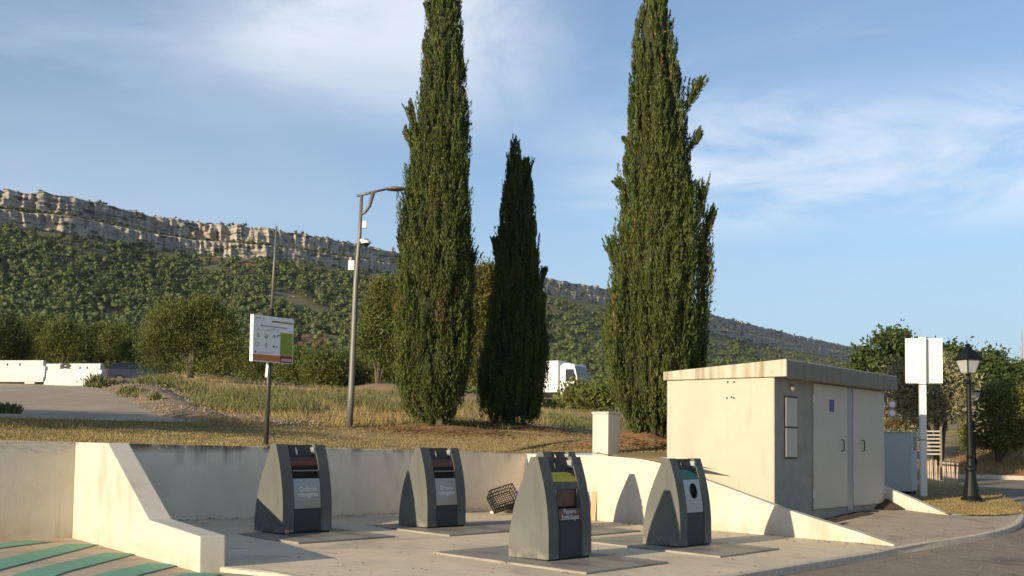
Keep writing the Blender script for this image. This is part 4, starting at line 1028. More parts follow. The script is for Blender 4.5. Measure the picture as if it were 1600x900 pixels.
# bare distant poplar at the right edge
b = at(1597, 600, 130); root = empty('bare_tree', b); tag(root, 'thin leafless pale tree at the right edge above the hedge', 'tree')
bm = bmesh.new(); tube(bm, [(0, 0, -4), (0, 0, 3), (.1, 0, 6.6)], [.18, .12, .03], 6)
for k in range(26):
    z = random.uniform(.5, 6); a = random.uniform(0, 6.28); l = random.uniform(.5, 1.4)*(1-z/8); tube(bm, [(0, 0, z), (math.cos(a)*l*.25, math.sin(a)*l*.25, z+l)], [.04, .012], 4)
bmo('trunk', bm, mat('pale_bark', (.32, .28, .24), .9), root)

# ---------------------------------------------------------------- grass
drygrass = foliage('dry_grass_blades', (.20, .14, .048), (.46, .35, .14), trans=.2, patch=.8)
greengrass = foliage('green_weeds', (.065, .080, .026), (.24, .235, .085), trans=.25, patch=.5)
def blades(name, P, h, wd, material, label, cat='grass', per=5, sp=.05):
    P = np.repeat(np.array(P), per, 0); n = len(P); P = P+np.c_[rng.normal(0, sp, (n, 2)), np.zeros(n)]
    a = rng.uniform(0, 2*math.pi, n); hh = h*rng.uniform(.4, 1.3, n)
    A = np.stack([rng.normal(0, .45, n), rng.normal(0, .45, n), np.ones(n)], 1)*(hh/2)[:, None]
    Bv = np.stack([np.cos(a), np.sin(a), np.zeros(n)], 1)*wd
    P[:, 2] += hh*.45
    o = link(name, cards(name, P, A, Bv), material); tag(o, label, cat, kind='stuff'); return o
def in_poly(x, y, poly):
    c = False; j = len(poly)-1
    for i in range(len(poly)):
        if (poly[i][1] > y) != (poly[j][1] > y) and x < (poly[j][0]-poly[i][0])*(y-poly[i][1])/(poly[j][1]-poly[i][1]+1e-12)+poly[i][0]: c = not c
        j = i
    return c
def sampleU(n, ur, vr, hf=None, pred=None, k=1.0):
    out = []
    while len(out) < n:
        u = random.uniform(*ur); v = random.uniform(*vr); p = hit(u, v, U, 13)
        if in_poly(p.x, p.y, upper) and not in_poly(p.x, p.y, ua) and (pred is None or pred(p)): out.append((p.x, p.y, p.z-.01))
    return out
lawn = sampleU(9000, (-30, 1045), (664, 708))
P = [(x, y, z) for x, y, z in lawn]
blades('dry_lawn', P, .05, .006, drygrass, 'dry yellow lawn growing behind the retaining walls', per=7, sp=.07)
blades('dry_lawn_edge', sampleU(1300, (-30, 660), (655, 668)), .10, .008, drygrass, 'dry yellow grass tufts further back on the lawn', per=6, sp=.12)
mid = sampleU(1500, (300, 640), (612, 648), pred=lambda p: noise.noise(Vector((p.x*.3, p.y*.2, 1))) > -.15)
blades('weeds', mid, .30, .013, greengrass, 'tall green weeds on the slope below the pines', cat='weeds', per=6, sp=.18)
mid = sampleU(1500, (640, 1040), (630, 672), pred=lambda p: noise.noise(Vector((p.x*.25, p.y*.12, 0))) > -.05)
blades('sparse_weeds', mid, .22, .014, greengrass, 'patchy green weeds on the bare slope round the cypresses', cat='weeds', per=5, sp=.2)
mid = sampleU(3600, (280, 1040), (596, 665))
blades('straw_grass', mid, .24, .009, drygrass, 'dry straw-coloured grass on the slope behind the lawn', cat='grass', per=6, sp=.2)
blades('verge_weeds', sampleU(500, (150, 320), (592, 625), pred=lambda p: noise.noise(Vector((p.x*.5, p.y*.3, 5))) > 0.05), .3, .018, greengrass, 'green weeds growing on the gravel bank beside the lane', cat='weeds', per=7, sp=.15)
# island grass
pts = []
while len(pts) < 2600:
    u = random.uniform(1400, 1600); v = random.uniform(757, 808); p = hitL(u, v)
    if in_poly(p.x, p.y, isl): pts.append((p.x, p.y, p.z+.02))
blades('island_grass', pts, .05, .006, drygrass, 'trampled dry grass on the island under the black lamp', per=6, sp=.06)
pts = sampleU(900, (1500, 1600), (700, 741)); blades('embankment_grass', pts, .18, .012, drygrass, 'dry grass on the reddish bank below the hedge', per=5, sp=.15)
# embankment sheet in red soil
ro = [(p.x, p.y+.30) for p in fark[:4]] ; top_ = [at(u, 700, 50.5) for u in (1800, 1600, 1540, 1490)]
region('red_bank', ro + [(p.x, p.y) for p in top_], U, 1.0, redsoil, lift=.03)
litter = mat('reddish_leaf_litter', (.24, .135, .06), .97, .35, 6, 1.0, 30)
for (u, v, Z, rx_, ry_, hh) in ((690, 674, 31.7, 1.9, 1.3, .17), (800, 668, 35.0, 1.8, 1.3, .14), (1005, 690, 27.2, 2.1, 1.2, .22)):
    c = at(u, v, Z); heap('leaf_litter_mound', (c.x, c.y), rx_, ry_, hh, litter, u, hf=U)
sp = []
for (u, v, Z) in ((690, 676, 31.4), (800, 670, 34.6), (1005, 694, 26.8)):
    c = at(u, v, Z)
    for _ in range(2600): x = c.x+random.gauss(0, 1.5); y = c.y+random.gauss(0, .9); sp.append((x, y, U(x, y)+random.uniform(0, .14)*math.exp(-((x-c.x)/1.5)**2)))
sp = [q_ for q_ in sp if in_poly(q_[0], q_[1], upper)]
scatter_bits('fallen_needles', sp, .055, mat('fallen_needle', (.26, .15, .06), .9, .4, 20), 'reddish fallen needles and twigs lying under the cypresses')
# individual bushes on the lane side
for (u, v, ru, rv, Z, lab) in ((152, 594, 18, 12, 38, 'leafy green weed clump at the end of the white barriers'), (205, 612, 16, 8, 34, 'low green weed clump on the bank, middle one beside the lane'), (243, 624, 9, 9, 31, 'small green weed clump at the lower end of the gravel bank'), (8, 640, 18, 7, 24.5, 'ragged dark green weed clump at the far left edge of the lane'), (165, 560, 1, 1, 60, '')):
    if not lab: continue
    b = hitU(u, v+rv); Zb = b.y; s = Zb/FPX
    root = empty('weed_clump', b); tag(root, lab, 'weed clump', 'weed clumps beside the lane')
    n = 1600; P = rng.normal(size=(n, 3))*np.array((ru*s*.45, ru*s*.4, rv*s*.6)); P[:, 2] = np.abs(P[:, 2])+.02
    A = P*.4+rng.normal(0, .3, (n, 3))*ru*s+np.array((0, 0, .35)); A /= np.linalg.norm(A, axis=1)[:, None]
    link('leaves', cards('leaves', P, A*.09, perp(A)*.022), greengrass, root)
# stones on the gravel banks
sp = []
bm = bmesh.new()
for pts, w_ in ((bk1, 1.0), (bk2, .8)):
    for _ in range(900):
        p = random.choice(pts); x = p.x+random.gauss(0, .6*w_); y = p.y+random.gauss(0, .5*w_); s = random.uniform(.012, .045)
        z = U(x, y)+max(0, .30*(1-abs(y-p.y)/1.1))*(.8 if pts is bk1 else .5)
        r = bmesh.ops.create_icosphere(bm, subdivisions=1, radius=s); bmesh.ops.scale(bm, vec=(1, random.uniform(.6, 1), random.uniform(.5, .9)), verts=r['verts']); bmesh.ops.translate(bm, vec=(x, y, z), verts=r['verts'])
tag(bmo('rubble', bm, mat('pale_stone', (.27, .22, .155), .9, .3, 5)), 'pale rubble stones scattered on the earth banks', 'rubble', kind='stuff')

# ---------------------------------------------------------------- info board
def info_board():
    base = hitU(415, 697); base = at(415, 699, 21.6); Z = base.y
    root = empty('notice_board', base); tag(root, 'white notice board about rubbish sorting on a leaning dark pole', 'sign')
    tp = at(424, 490, Z)-base; t2 = at(432, 353, Z)-base
    bm = bmesh.new(); tube(bm, [(0, 0, -.3), tuple(tp)], .048, 12); bmo('pole', bm, mat('dark_pole_paint', (.05, .045, .04), .4, .1), root, smooth=True)
    bm = bmesh.new(); tube(bm, [tuple(tp), tuple(t2)], [.028, .018], 10); tube(bm, [tuple(t2-(t2-tp).normalized()*.2), tuple(t2+Vector((-.06, 0, -.10))), tuple(t2+Vector((-.12, 0, -.06)))], .01, 6); bmo('mast', bm, polem, root, smooth=True)
    bm = bmesh.new(); tube(bm, [tuple(tp-(tp.normalized()*.06)), tuple(tp+tp.normalized()*.1)], .05, 12); bmo('collar', bm, blackm, root, smooth=True)
    # board frame axes: tilted with the pole, left edge nearer
    tl = at(394.5, 491, Z-.46); bl = at(391.5, 564, Z-.46); br = at(454.5, 569, Z+.54)
    X = (br-bl); Wd = X.length; X.normalize(); Y = (tl-bl); Hd = Y.length; Y.normalize(); Y = (Y-X*Y.dot(X)).normalized(); N = X.cross(Y)  # N faces camera?
    if N.y > 0: N = -N
    O = bl-base
    def q(x, y, d): return O+X*(x*Wd)+Y*(y*Hd)+N*d
    def rect(bm, x0, x1, y0, y1, d0, d1):
        a = [q(x0, y0, d0), q(x1, y0, d0), q(x1, y1, d0), q(x0, y1, d0)]; prism(bm, a, N*(d1-d0))
    bm = bmesh.new(); rect(bm, 0, 1, 0, 1, -.03, .05); bd = bmo('board', bm, mat('white_sign_board', (.80, .80, .76), .5, .03), root)
    def pt(name, rects, col, parent=bd, d=.052):
        bm = bmesh.new()
        for r in rects: rect(bm, *r, .0505, d)
        return bmo(name, bm, mat(name+'_paint', col, .6, .05), parent)
    pt('green_panel', [(.67, .985, .17, .67)], (.24, .31, .03)); pt('orange_band', [(0, .66, .02, .155)], (.60, .19, .04)); pt('header_bar', [(.45, .97, .875, .91)], (.20, .20, .05))
    pt('red_panel', [(.665, .985, .01, .165)], (.25, .02, .025)); pt('orange_line', [(.67, .985, .655, .668)], (.5, .2, .03), d=.0535); pt('sticker', [(.70, .96, .045, .10)], (.60, .55, .52), d=.0535)
    pt('sticker_print', [(.72+.03*k, .74+.03*k, .06, .085) for k in range(7)], (.30, .22, .22), d=.0545)
    fn = lambda cx, cy, s=1: (lambda x, y: q(cx+x*s/Wd, cy+y*s/Hd, .0525))
    textmesh('lettering', 'DÉPÔTS INTERDITS EN DEHORS DES CONTENEURS', .033, fn(.50, .775), darkt, bd, bold=.0008)
    textmesh('lettering', 'Tout dépôt est passible', .024, fn(.52, .725), darkt, bd)
    pt('small_print', [(.06, .62, .685, .691), (.10, .6, .072, .078), (.06, .4, .05, .055), (.72, .9, .55, .556), (.74, .88, .50, .506), (.74, .92, .45, .456), (.74, .86, .40, .406), (.74, .9, .34, .346), (.72, .86, .30, .306), (.14, .5, .195, .203), (.06, .18, .925, .94), (.23, .26, .92, .95)], (.28, .27, .22), d=.0535)
    # pictograms as rings and bars
    bm = bmesh.new()
    def ring(cx, cy, r, n, a0=0.0):
        for k in range(n):
            a, b_ = a0+2*math.pi*k/n, a0+2*math.pi*(k+1)/n
            p0 = q(cx, cy, .0535)+X*math.cos(a)*r+Y*math.sin(a)*r; p1 = q(cx, cy, .0535)+X*math.cos(b_)*r+Y*math.sin(b_)*r; tube(bm, [p0, p1], .003, 4)
    ring(.12, .56, .045, 3, math.pi/2); ring(.12, .56, .03, 6); ring(.32, .56, .045, 8); ring(.32, .55, .03, 4); ring(.50, .56, .03, 4); ring(.53, .57, .025, 3)
    ring(.10, .37, .045, 12); ring(.32, .37, .035, 5); tube(bm, [q(.32, .38, .0535), q(.32, .29, .0535)], .004, 4); ring(.58, .35, .018, 8)
    rect(bm, .48, .53, .335, .365, .0505, .0535); tube(bm, [q(.58, .555, .054), q(.61, .60, .054), q(.66, .615, .054)], .009, 4); rect(bm, .05, .08, .185, .225, .0505, .0535)
    bmo('pictograms', bm, darkt, bd)
    bm = bmesh.new(); a = at(416, 566, Z-.06)-base; rectw = [a, a+Vector((.05, 0, 0)), a+Vector((.03, 0, -.30)), a+Vector((-.02, 0, -.30))]; prism(bm, rectw, Vector((0, .02, 0))); bmo('pale_sticker', bm, whpl, root)
info_board()

# ---------------------------------------------------------------- street light
def street_light():
    base = at(545.5, 668, 31); Z = base.y
    root = empty('street_light', base); tag(root, 'tall leaning grey street light with security cameras on its mast', 'street light')
    P = lambda u, v, dz=0: at(u, v, Z+dz)-base
    bm = bmesh.new(); tube(bm, [P(545, 672), P(549, 610), P(556, 440), P(562, 365), P(565, 305)], [.10, .092, .075, .055, .045], 12); bmo('pole', bm, polem, root, smooth=True)
    bm = bmesh.new(); tube(bm, [P(557, 306), P(575, 302), P(605, 295)], [.045, .04, .035], 8)
    tube(bm, [P(563, 336), P(570, 332), P(577, 322), P(583, 302)], [.03, .045, .055, .06], 8); bmo('arm', bm, polem, root, smooth=True)
    c = P(617, 295); bm = bmesh.new(); bmesh.ops.create_uvsphere(bm, u_segments=20, v_segments=10, radius=1); bmesh.ops.scale(bm, vec=(.31, .18, .065), verts=bm.verts); bmesh.ops.translate(bm, vec=c, verts=bm.verts)
    bmo('lantern', bm, polem, root, smooth=True)
    c = P(570, 351); bmo('radio_box', B(c.x-.06, c.x+.06, c.y-.05, c.y+.05, c.z-.10, c.z+.10), whpl, root, bevel=.01)
    c = P(549.5, 415); bmo('junction_box', B(c.x-.09, c.x+.09, c.y-.08, c.y+.08, c.z-.14, c.z+.14), whpl, root, bevel=.01)
    c = P(567, 376); cm = bmo('camera_mount', B(c.x-.14, c.x+.12, c.y-.05, c.y+.05, c.z-.045, c.z+.045), whpl, root, bevel=.02)
    c = P(572, 379); bm = bmesh.new(); bmesh.ops.create_uvsphere(bm, u_segments=16, v_segments=10, radius=.115); bmesh.ops.translate(bm, vec=c, verts=bm.verts); bmo('camera_dome', bm, blackm, cm, smooth=True)
    bm = bmesh.new(); lathe(bm, [(.14, -.03), (.14, .03), (.09, .07)], 14, tuple(c)); bmo('camera_housing', bm, whpl, cm, smooth=False)
street_light()

# ---------------------------------------------------------------- right side: cabinet, sign, lamps
kc = at(1423, 768, 30.5)
root = empty('utility_cabinet', (kc.x, kc.y, kc.z), R(50.6)); tag(root, 'pale grey steel utility cabinet beside the shed', 'cabinet')
hk = at(1423, 676, 30.5).z-kc.z
bmo('body', B(0, .50, 0, 2.2, .0, hk), cabm, root, bevel=.01); bmo('plinth', B(.03, .52, .03, 2.1, -.4, .0), blackm, root)
bmo('door', B(.03, .52, -.012, -.001, .03, hk-.03), cabm, root, bevel=.005)
bm = bmesh.new(); [box(bm, .22, .44, -.022, -.013, hk-.10-.045*k-.03, hk-.10-.045*k) for k in range(9)]; bmo('vent', bm, mat('vent_grey', (.20, .21, .21), .6), root)
bmo('lid', B(-.03, .58, -.03, 2.23, hk, hk+.03), cabm, root, bevel=.005)
# blank sign panel seen from behind
sb = at(1443, 778, 30.2); root = empty('sign_panel', sb, R(-8)); tag(root, 'large blank white double panel on a square post right of the shed', 'sign')
zt = at(1443, 527, 30.2).z-sb.z; zb_ = at(1443, 598, 30.2).z-sb.z
bmo('post', B(-.085, .085, -.085, .085, 0, zt), panelw, root, bevel=.01)
bmo('panel', B(-.43, .50, .086, .15, zb_, zt-.02), panelw, root, bevel=.008); bmo('edge_frame', B(.501, .56, .07, .17, zb_-.01, zt-.01), panelw, root, bevel=.004)
bmo('base_plate', B(-.2, .2, -.2, .2, -.03, .02), galv, root)
for z in (zb_-.06, zb_-1.6): bmo('strap', B(-.09, .09, -.09, .09, z, z+.02), blackm, root)
bmo('bracket', B(-.43, .50, .02, .085, zb_-.03, zb_-.005), galv, root)
def lamp(u, v, Z, lab):
    base = at(u, v, Z); root = empty('street_lamp', base); tag(root, lab, 'street lamp', 'black old-fashioned street lamps')
    bm = bmesh.new(); lathe(bm, [(.26, 0), (.27, .10), (.22, .16), (.19, .30), (.135, .62), (.115, .80), (.15, .84), (.15, .90), (.105, .96), (.09, 1.15), (.115, 1.19), (.085, 1.24), (.075, 1.4), (.062, 3.12), (.085, 3.16), (.05, 3.22), (.045, 3.34), (.08, 3.40)], 16); bmo('post', bm, lampb, root, smooth=False)
    h = bmesh.new(); s0, s1, z0, z1 = .13, .24, 3.42, 3.80
    for sx, sy in ((1, 1), (1, -1), (-1, 1), (-1, -1)): tube(h, [(sx*s0, sy*s0, z0), (sx*s1*.95, sy*s1*.95, z1)], .015, 5)
    fr = bmo('lantern_frame', h, lampb, root)
    bm = bmesh.new(); a = [(s*s0*.95, t*s0*.95, z0+.01) for s, t in ((1, 1), (-1, 1), (-1, -1), (1, -1))]; b_ = [(s*s1*.9, t*s1*.9, z1) for s, t in ((1, 1), (-1, 1), (-1, -1), (1, -1))]
    va = [bm.verts.new(p) for p in a]; vb = [bm.verts.new(p) for p in b_]
    for k in range(4): bm.faces.new((va[k], va[(k+1) % 4], vb[(k+1) % 4], vb[k]))
    bm.faces.new(va)
    bmo('glass', bm, glassw, fr)
    bm = bmesh.new(); bmesh.ops.create_cone(bm, segments=4, radius1=.37, radius2=.16, depth=.24, cap_ends=True); bmesh.ops.rotate(bm, verts=bm.verts, matrix=Matrix.Rotation(R(45), 3, 'Z')); bmesh.ops.translate(bm, verts=bm.verts, vec=(0, 0, z1+.12))
    box(bm, -.26, .26, -.26, .26, z1-.03, z1+.001); lathe(bm, [(.10, z1+.24), (.12, z1+.30), (.05, z1+.33), (.09, z1+.37), (.02, z1+.41)], 12); bmo('lantern_roof', bm, lampb, fr)
    root.scale = (1, 1, 1); return root
l1 = lamp(1518, 784, 29, 'nearer and larger black street lamp standing on the grass island')
l1.rotation_euler = (0, R(-1.0), R(20))
p = at(1522, 745, 45.5)
l2 = dup(l1, (p.x, p.y, at(1522, 597, 45.5).z-4.2), R(20)); l2['label'] = 'farther and smaller black street lamp just behind the nearer one'
# paling fence
a = at(1440, 756, 37); b = at(1495, 757, 37.3); root = empty('paling_fence', a); tag(root, 'short fence of pale split wooden palings under the slatted panel', 'fence'); n = 17
for k in range(n):
    p = a.lerp(b, k/(n-1))-a; hgt = .80+random.uniform(-.04, .04); bm = B(-.022, .022, -.012, .012, -.05, hgt)
    o = bmo('paling', bm, mat('weathered_pale_wood', (.48, .38, .26), .85, .3, 4), root); o.location = p; o.rotation_euler = (0, random.uniform(-.07, .07), random.uniform(-.3, .3))
bm = bmesh.new()
for z in (.18, .62): tube(bm, [(0, .02, z), tuple((b-a)+Vector((0, .02, z)))], .006, 5)
bmo('wire', bm, galv, root)
# slatted panel
a = at(1446, 712, 36); b = at(1469, 712, 36); root = empty('slatted_panel', a); tag(root, 'white horizontally slatted fence panel behind the sign post', 'fence')
for k in range(7): z = k*.125; bmo('slat', B(-.1, (b-a).x, -.012, .012, .03+z, .085+z), mat('worn_white_slat', (.40, .37, .30), .8), root)
bmo('post', B((b-a).x, (b-a).x+.05, -.03, .03, -.8, .95), mat('grey_wood', (.25, .2, .15), .9), root)
# traffic signs in the distance
a = at(1394, 690, 38); root = empty('road_sign', a); tag(root, 'thin post with two round signs over orange arrow plates, behind the cabinet', 'sign')
bm = bmesh.new(); tube(bm, [(0, 0, -1), (0, 0, 1.45)], .03, 8); bmo('post', bm, galv, root)
for z in (1.30, 1.0):
    bm = bmesh.new(); lathe(bm, [(.15, 0), (.15, .015)], 20); bmesh.ops.rotate(bm, verts=bm.verts, matrix=Matrix.Rotation(R(90), 3, 'X')); bmesh.ops.translate(bm, verts=bm.verts, vec=(0, -.03, z)); d = bmo('sign_disc', bm, textw, root)
    bm = bmesh.new(); N = 20; r = []
    for rr_, yy in ((.147, -.047), (.11, -.047)): r.append([bm.verts.new((rr_*math.cos(6.2832*k/N), yy, z+rr_*math.sin(6.2832*k/N))) for k in range(N)])
    for k in range(N): bm.faces.new((r[0][k], r[0][(k+1) % N], r[1][(k+1) % N], r[1][k]))
    bmo('red_rim', bm, mat('sign_red', (.42, .16, .12), .5), d)
for sx in (-1, 1):
    bm = bmesh.new(); prism(bm, [Vector((sx*.02, -.05, .56)), Vector((sx*.20, -.05, .56)), Vector((sx*.27, -.05, .64)), Vector((sx*.20, -.05, .72)), Vector((sx*.02, -.05, .72))], Vector((0, .02, 0))); bmo('arrow_plate', bm, mat('sign_orange', (.55, .20, .02), .5), root)

# ---------------------------------------------------------------- barriers
def barrier(u0, u1, vt, vb, Z0, Z1, lab, marks=False):
    a = at(u0, vb, Z0); b = at(u1, vb, Z1); d = (b-a); ln = math.hypot(d.x, d.y); rz = math.atan2(d.y, d.x)
    H = at(u0, vt, Z0).z-a.z
    root = empty('road_barrier', (a.x, a.y, min(a.z, b.z)-.02), rz); tag(root, lab, 'barrier', 'white concrete road barriers'); root.rotation_euler = (0, math.atan2(-(b.z-a.z), ln), rz); root.location.z = a.z-.02
    bm = bmesh.new(); prof = [(.0, .05), (0.0, .18), (.10, .32), (.14, H), (.34, H), (.38, .32), (.48, .18), (.48, .05)]
    prism(bm, [Vector((0, y, z)) for y, z in prof], Vector((ln, 0, 0)))
    bmo('body', bm, barrm, root, bevel=.02)
    for x in (.35, ln-.75): bmo('foot', B(x, x+.4, .02, .46, -.02, .052), barrm, root)
    if marks:
        f = lambda cx: (lambda x, y: (cx+x*1.6, .136-.0, H-.20+y*1.0))
        textmesh('lettering', '8', .42, lambda x, y: (ln*.36+x*2.4, .12, H-.17+y), darkt, root, bold=.02)
        for cx in (.62, .75): bmo('lifting_slot', B(ln*cx, ln*cx+.06, .118, .14, H-.22, H-.12), darkt, root)
    return root
barrier(-85, 67, 571, 598, 42, 41.6, 'white road barrier in the front row, cut by the left edge of view')
barrier(68, 155, 577, 604, 41.6, 41, 'white road barrier in the front row, ending beside the weed clump')
barrier(-85, 64, 562, 592, 43.8, 43.2, 'white road barrier with a black 8 in the back row, at the left edge', True)
barrier(67.5, 153, 567, 596, 43.2, 42.6, 'white road barrier in the back row with a black 8, ending by the parked car', True)

# ---------------------------------------------------------------- vehicles
def wheel(parent, x, y, r, wd, hub):
    bm = bmesh.new(); lathe(bm, [(r*.7, -wd/2), (r*.96, -wd/2), (r, -wd/4), (r, wd/4), (r*.96, wd/2), (r*.7, wd/2)], 20); bmesh.ops.rotate(bm, verts=bm.verts, matrix=Matrix.Rotation(R(90), 3, 'X')); bmesh.ops.translate(bm, verts=bm.verts, vec=(x, y, r)); wo = bmo('wheel', bm, blackm, parent)
    bm = bmesh.new(); lathe(bm, [(r*.62, -wd/2-.01), (r*.62, wd/2+.01)], 14); bmesh.ops.rotate(bm, verts=bm.verts, matrix=Matrix.Rotation(R(90), 3, 'X')); bmesh.ops.translate(bm, verts=bm.verts, vec=(x, y, r)); bmo('rim', bm, hub, wo)
carglass = mat('dark_car_glass', (.02, .025, .03), .08, .05, spec=.6)
def car(base, rz, paint, label, estate=True, s=1.0):
    root = empty('parked_car', base, rz); tag(root, label, 'car')
    # side outline along x (rear at x=0), loft over width
    low = [(0.0, .35), (.02, .75), (.06, .98), (.9, 1.0), (2.9, .98), (3.9, .90), (4.35, .74), (4.45, .5), (4.42, .3), (0.05, .28)]
    bm = bmesh.new(); secs = []
    for y, k in ((-.90, .0), (-.86, .04), (0, .06), (.86, .04), (.90, .0)):
        secs.append([bm.verts.new((x+(.02 if 0 < x < 3 else -.06)*(y*y), y, z*(1-.03*abs(y))+ (k if .6 < z else 0))) for x, z in low])
    n = len(low)
    for i in range(4):
        for k in range(n): bm.faces.new((secs[i][k], secs[i][(k+1) % n], secs[i+1][(k+1) % n], secs[i+1][k]))
    bm.faces.new(secs[0]); bm.faces.new(list(reversed(secs[-1]))); bmo('body', bm, paint, root, bevel=.04)
    top = [(.10, .98), (.45, 1.32), (1.0, 1.44), (2.2, 1.46), (2.7, 1.36), (3.45, .99)]
    bm = bmesh.new(); A_ = [bm.verts.new((x, -.80+(.20*(z-.98)/.48), z)) for x, z in top]; B_ = [bm.verts.new((x, .80-(.20*(z-.98)/.48), z)) for x, z in top]
    for k in range(5): bm.faces.new((A_[k], A_[k+1], B_[k+1], B_[k]))
    bm.faces.new(A_); bm.faces.new(list(reversed(B_))); bm.faces.new((A_[0], B_[0], B_[-1], A_[-1])); gh = bmo('window_glass', bm, carglass, root)
    bm = bmesh.new(); roof = [(.40, 1.30), (1.0, 1.455), (2.2, 1.475), (2.72, 1.37)]
    A_ = [bm.verts.new((x, -.64, z)) for x, z in roof]; B_ = [bm.verts.new((x, .64, z)) for x, z in roof]; C_ = [bm.verts.new((x, -.64, z-.05)) for x, z in roof]; D_ = [bm.verts.new((x, .64, z-.05)) for x, z in roof]
    for k in range(3):
        bm.faces.new((A_[k], A_[k+1], B_[k+1], B_[k])); bm.faces.new((C_[k], D_[k], D_[k+1], C_[k+1])); bm.faces.new((A_[k], C_[k], C_[k+1], A_[k+1])); bm.faces.new((B_[k], B_[k+1], D_[k+1], D_[k]))
    bm.faces.new((A_[0], B_[0], D_[0], C_[0])); bm.faces.new((A_[3], C_[3], D_[3], B_[3])); bmo('roof', bm, paint, root, bevel=.02)
    for y in (-.79, .79):
        bm = bmesh.new()
        for (x0, z0, x1, z1) in ((1.35, .98, 1.45, 1.42), (2.35, .98, 2.25, 1.42)):
            yy = lambda z: (abs(y)+.012-(.2*(z-.98)/.48))*(1 if y > 0 else -1)
            tube(bm, [(x0, yy(z0), z0), (x1, yy(z1), z1)], .03, 4)
        bmo('door_pillar', bm, paint, root)
    tm = mat('tail_lamp_red', (.35, .02, .015), .3, .1)
    for y in (-.72, .72): bmo('tail_light', B(-.045, .05, y-.17, y+.17, .74, .90), tm, root, bevel=.01); bmo('headlight', B(4.30, 4.40, y-.15, y+.15, .62, .74), glassw, root, bevel=.01)
    bmo('number_plate', B(-.05, .0, -.26, .26, .55, .66), whpl, root)
    for x in (.78, 3.55):
        for y in (-.80, .80): wheel(root, x, y, .33, .22, galv)
    return root
b_ = at(164, 591, 58)
car(at(163, 601, 70) , R(28), mat('grey_blue_car_paint', (.040, .052, .075), .25, .03, spec=.6), 'dark blue-grey estate car seen from the rear behind the gravel bank')
car(at(613, 622, 72)+Vector((0, 0, 0)), R(28), mat('white_car_paint', (.68, .68, .66), .3, .02, spec=.6), 'white car mostly hidden behind the tallest cypress')
# lorry
def lorry():
    Z = 92; base = at(848, 627, Z); root = empty('lorry', base, R(0)); tag(root, 'white box lorry half hidden behind the dark cypress', 'lorry')
    s = Z/FPX; wp = mat('white_lorry_paint', (.66, .67, .66), .35, .03, spec=.5); top = at(848, 564, Z).z-base.z
    # lorry points to the right and slightly toward the camera
    root.rotation_euler = (0, 0, R(-30)); k = math.cos(R(38))
    xb = 1.45
    bmo('cargo_box', B(-5.2, xb, 0, 2.4, .75, top), wp, root, bevel=.03)
    bm = bmesh.new(); x0 = xb+.12; pr = [(x0, .45), (x0, top-.45), (x0+.4, top-.22), (x0+1.35, top-.32), (x0+1.72, 1.6), (x0+1.85, .9), (x0+1.82, .45)]
    prism(bm, [Vector((x, .05, z)) for x, z in pr], Vector((0, 2.3, 0))); cab = bmo('cab', bm, wp, root, bevel=.05)
    bm = bmesh.new(); prism(bm, [Vector((x0+.55, .035, 1.65)), Vector((x0+.55, .035, top-.75)), Vector((x0+1.30, .035, top-.75)), Vector((x0+1.56, .035, 1.65))], Vector((0, .02, 0))); bmo('side_window', bm, carglass, cab)
    bm = bmesh.new(); prism(bm, [Vector((x0+1.42, .2, top-.50)), Vector((x0+1.42, 2.2, top-.50)), Vector((x0+1.73, 2.2, 1.70)), Vector((x0+1.73, .2, 1.70))], Vector((.03, 0, .02))); bmo('windscreen', bm, carglass, cab)
    bmo('bumper', B(x0+1.80, x0+1.92, .05, 2.35, .40, .75), mat('dark_bumper', (.05, .05, .05), .6), cab, bevel=.02)
    bmo('grille', B(x0+1.84, x0+1.88, .45, 1.95, .85, 1.35), blackm, cab); bmo('headlight', B(x0+1.85, x0+1.90, .12, .40, .78, .98), glassw, cab); bmo('headlight', B(x0+1.85, x0+1.90, 2.0, 2.28, .78, .98), glassw, cab)
    bmo('mirror', B(x0+1.25, x0+1.45, -.25, -.02, 1.7, 2.25), blackm, cab, bevel=.02)
    bmo('chassis', B(-5.0, x0+.3, .3, 2.1, .5, .745), blackm, root)
    for x in (-3.6, x0+1.0):
        for y in (.2, 2.2): wheel(root, x, y, .45, .28, galv)
lorry()

# ---------------------------------------------------------------- hill
def zskyl(u):
    return float(np.interp(u, [-600, -200, 0, 100, 200, 300, 400, 470, 560, 625, 740, 850, 945, 1100, 1200, 1350, 1450, 1700, 2100], [230, 265, 291, 306, 327, 344, 352, 363, 380, 394, 416, 432, 450, 486, 512, 545, 572, 610, 650]))
CREST = 163.0
def crestZ(u):
    v = zskyl(u); d = ray(u, v); return (CREST-EYE)/d.z*d.y
cliffpx = lambda u: float(np.interp(u, [-600, 0, 200, 400, 560, 700, 900, 1100, 1200, 1300, 1450, 2100], [82, 76, 70, 64, 54, 39, 35, 37, 35, 29, 22, 13]))
NU = 1500; us_ = np.linspace(-620, 2100, NU)
FR = [.15, .19, .24, .30, .36, .43, .50, .57, .64, .70, .76, .81, .86, .90, .935, .965]
ZR = [.040, .055, .078, .107, .145, .195, .25, .315, .39, .47, .56, .65, .75, .84, .92, 1.0]
def slope_z(f, zb): return zb*float(np.interp(f, FR, ZR))
info = []
for u in us_:
    Zc = crestZ(u); ch = cliffpx(u)/FPX*Zc; zb = CREST-ch; info.append((Zc, ch, zb))
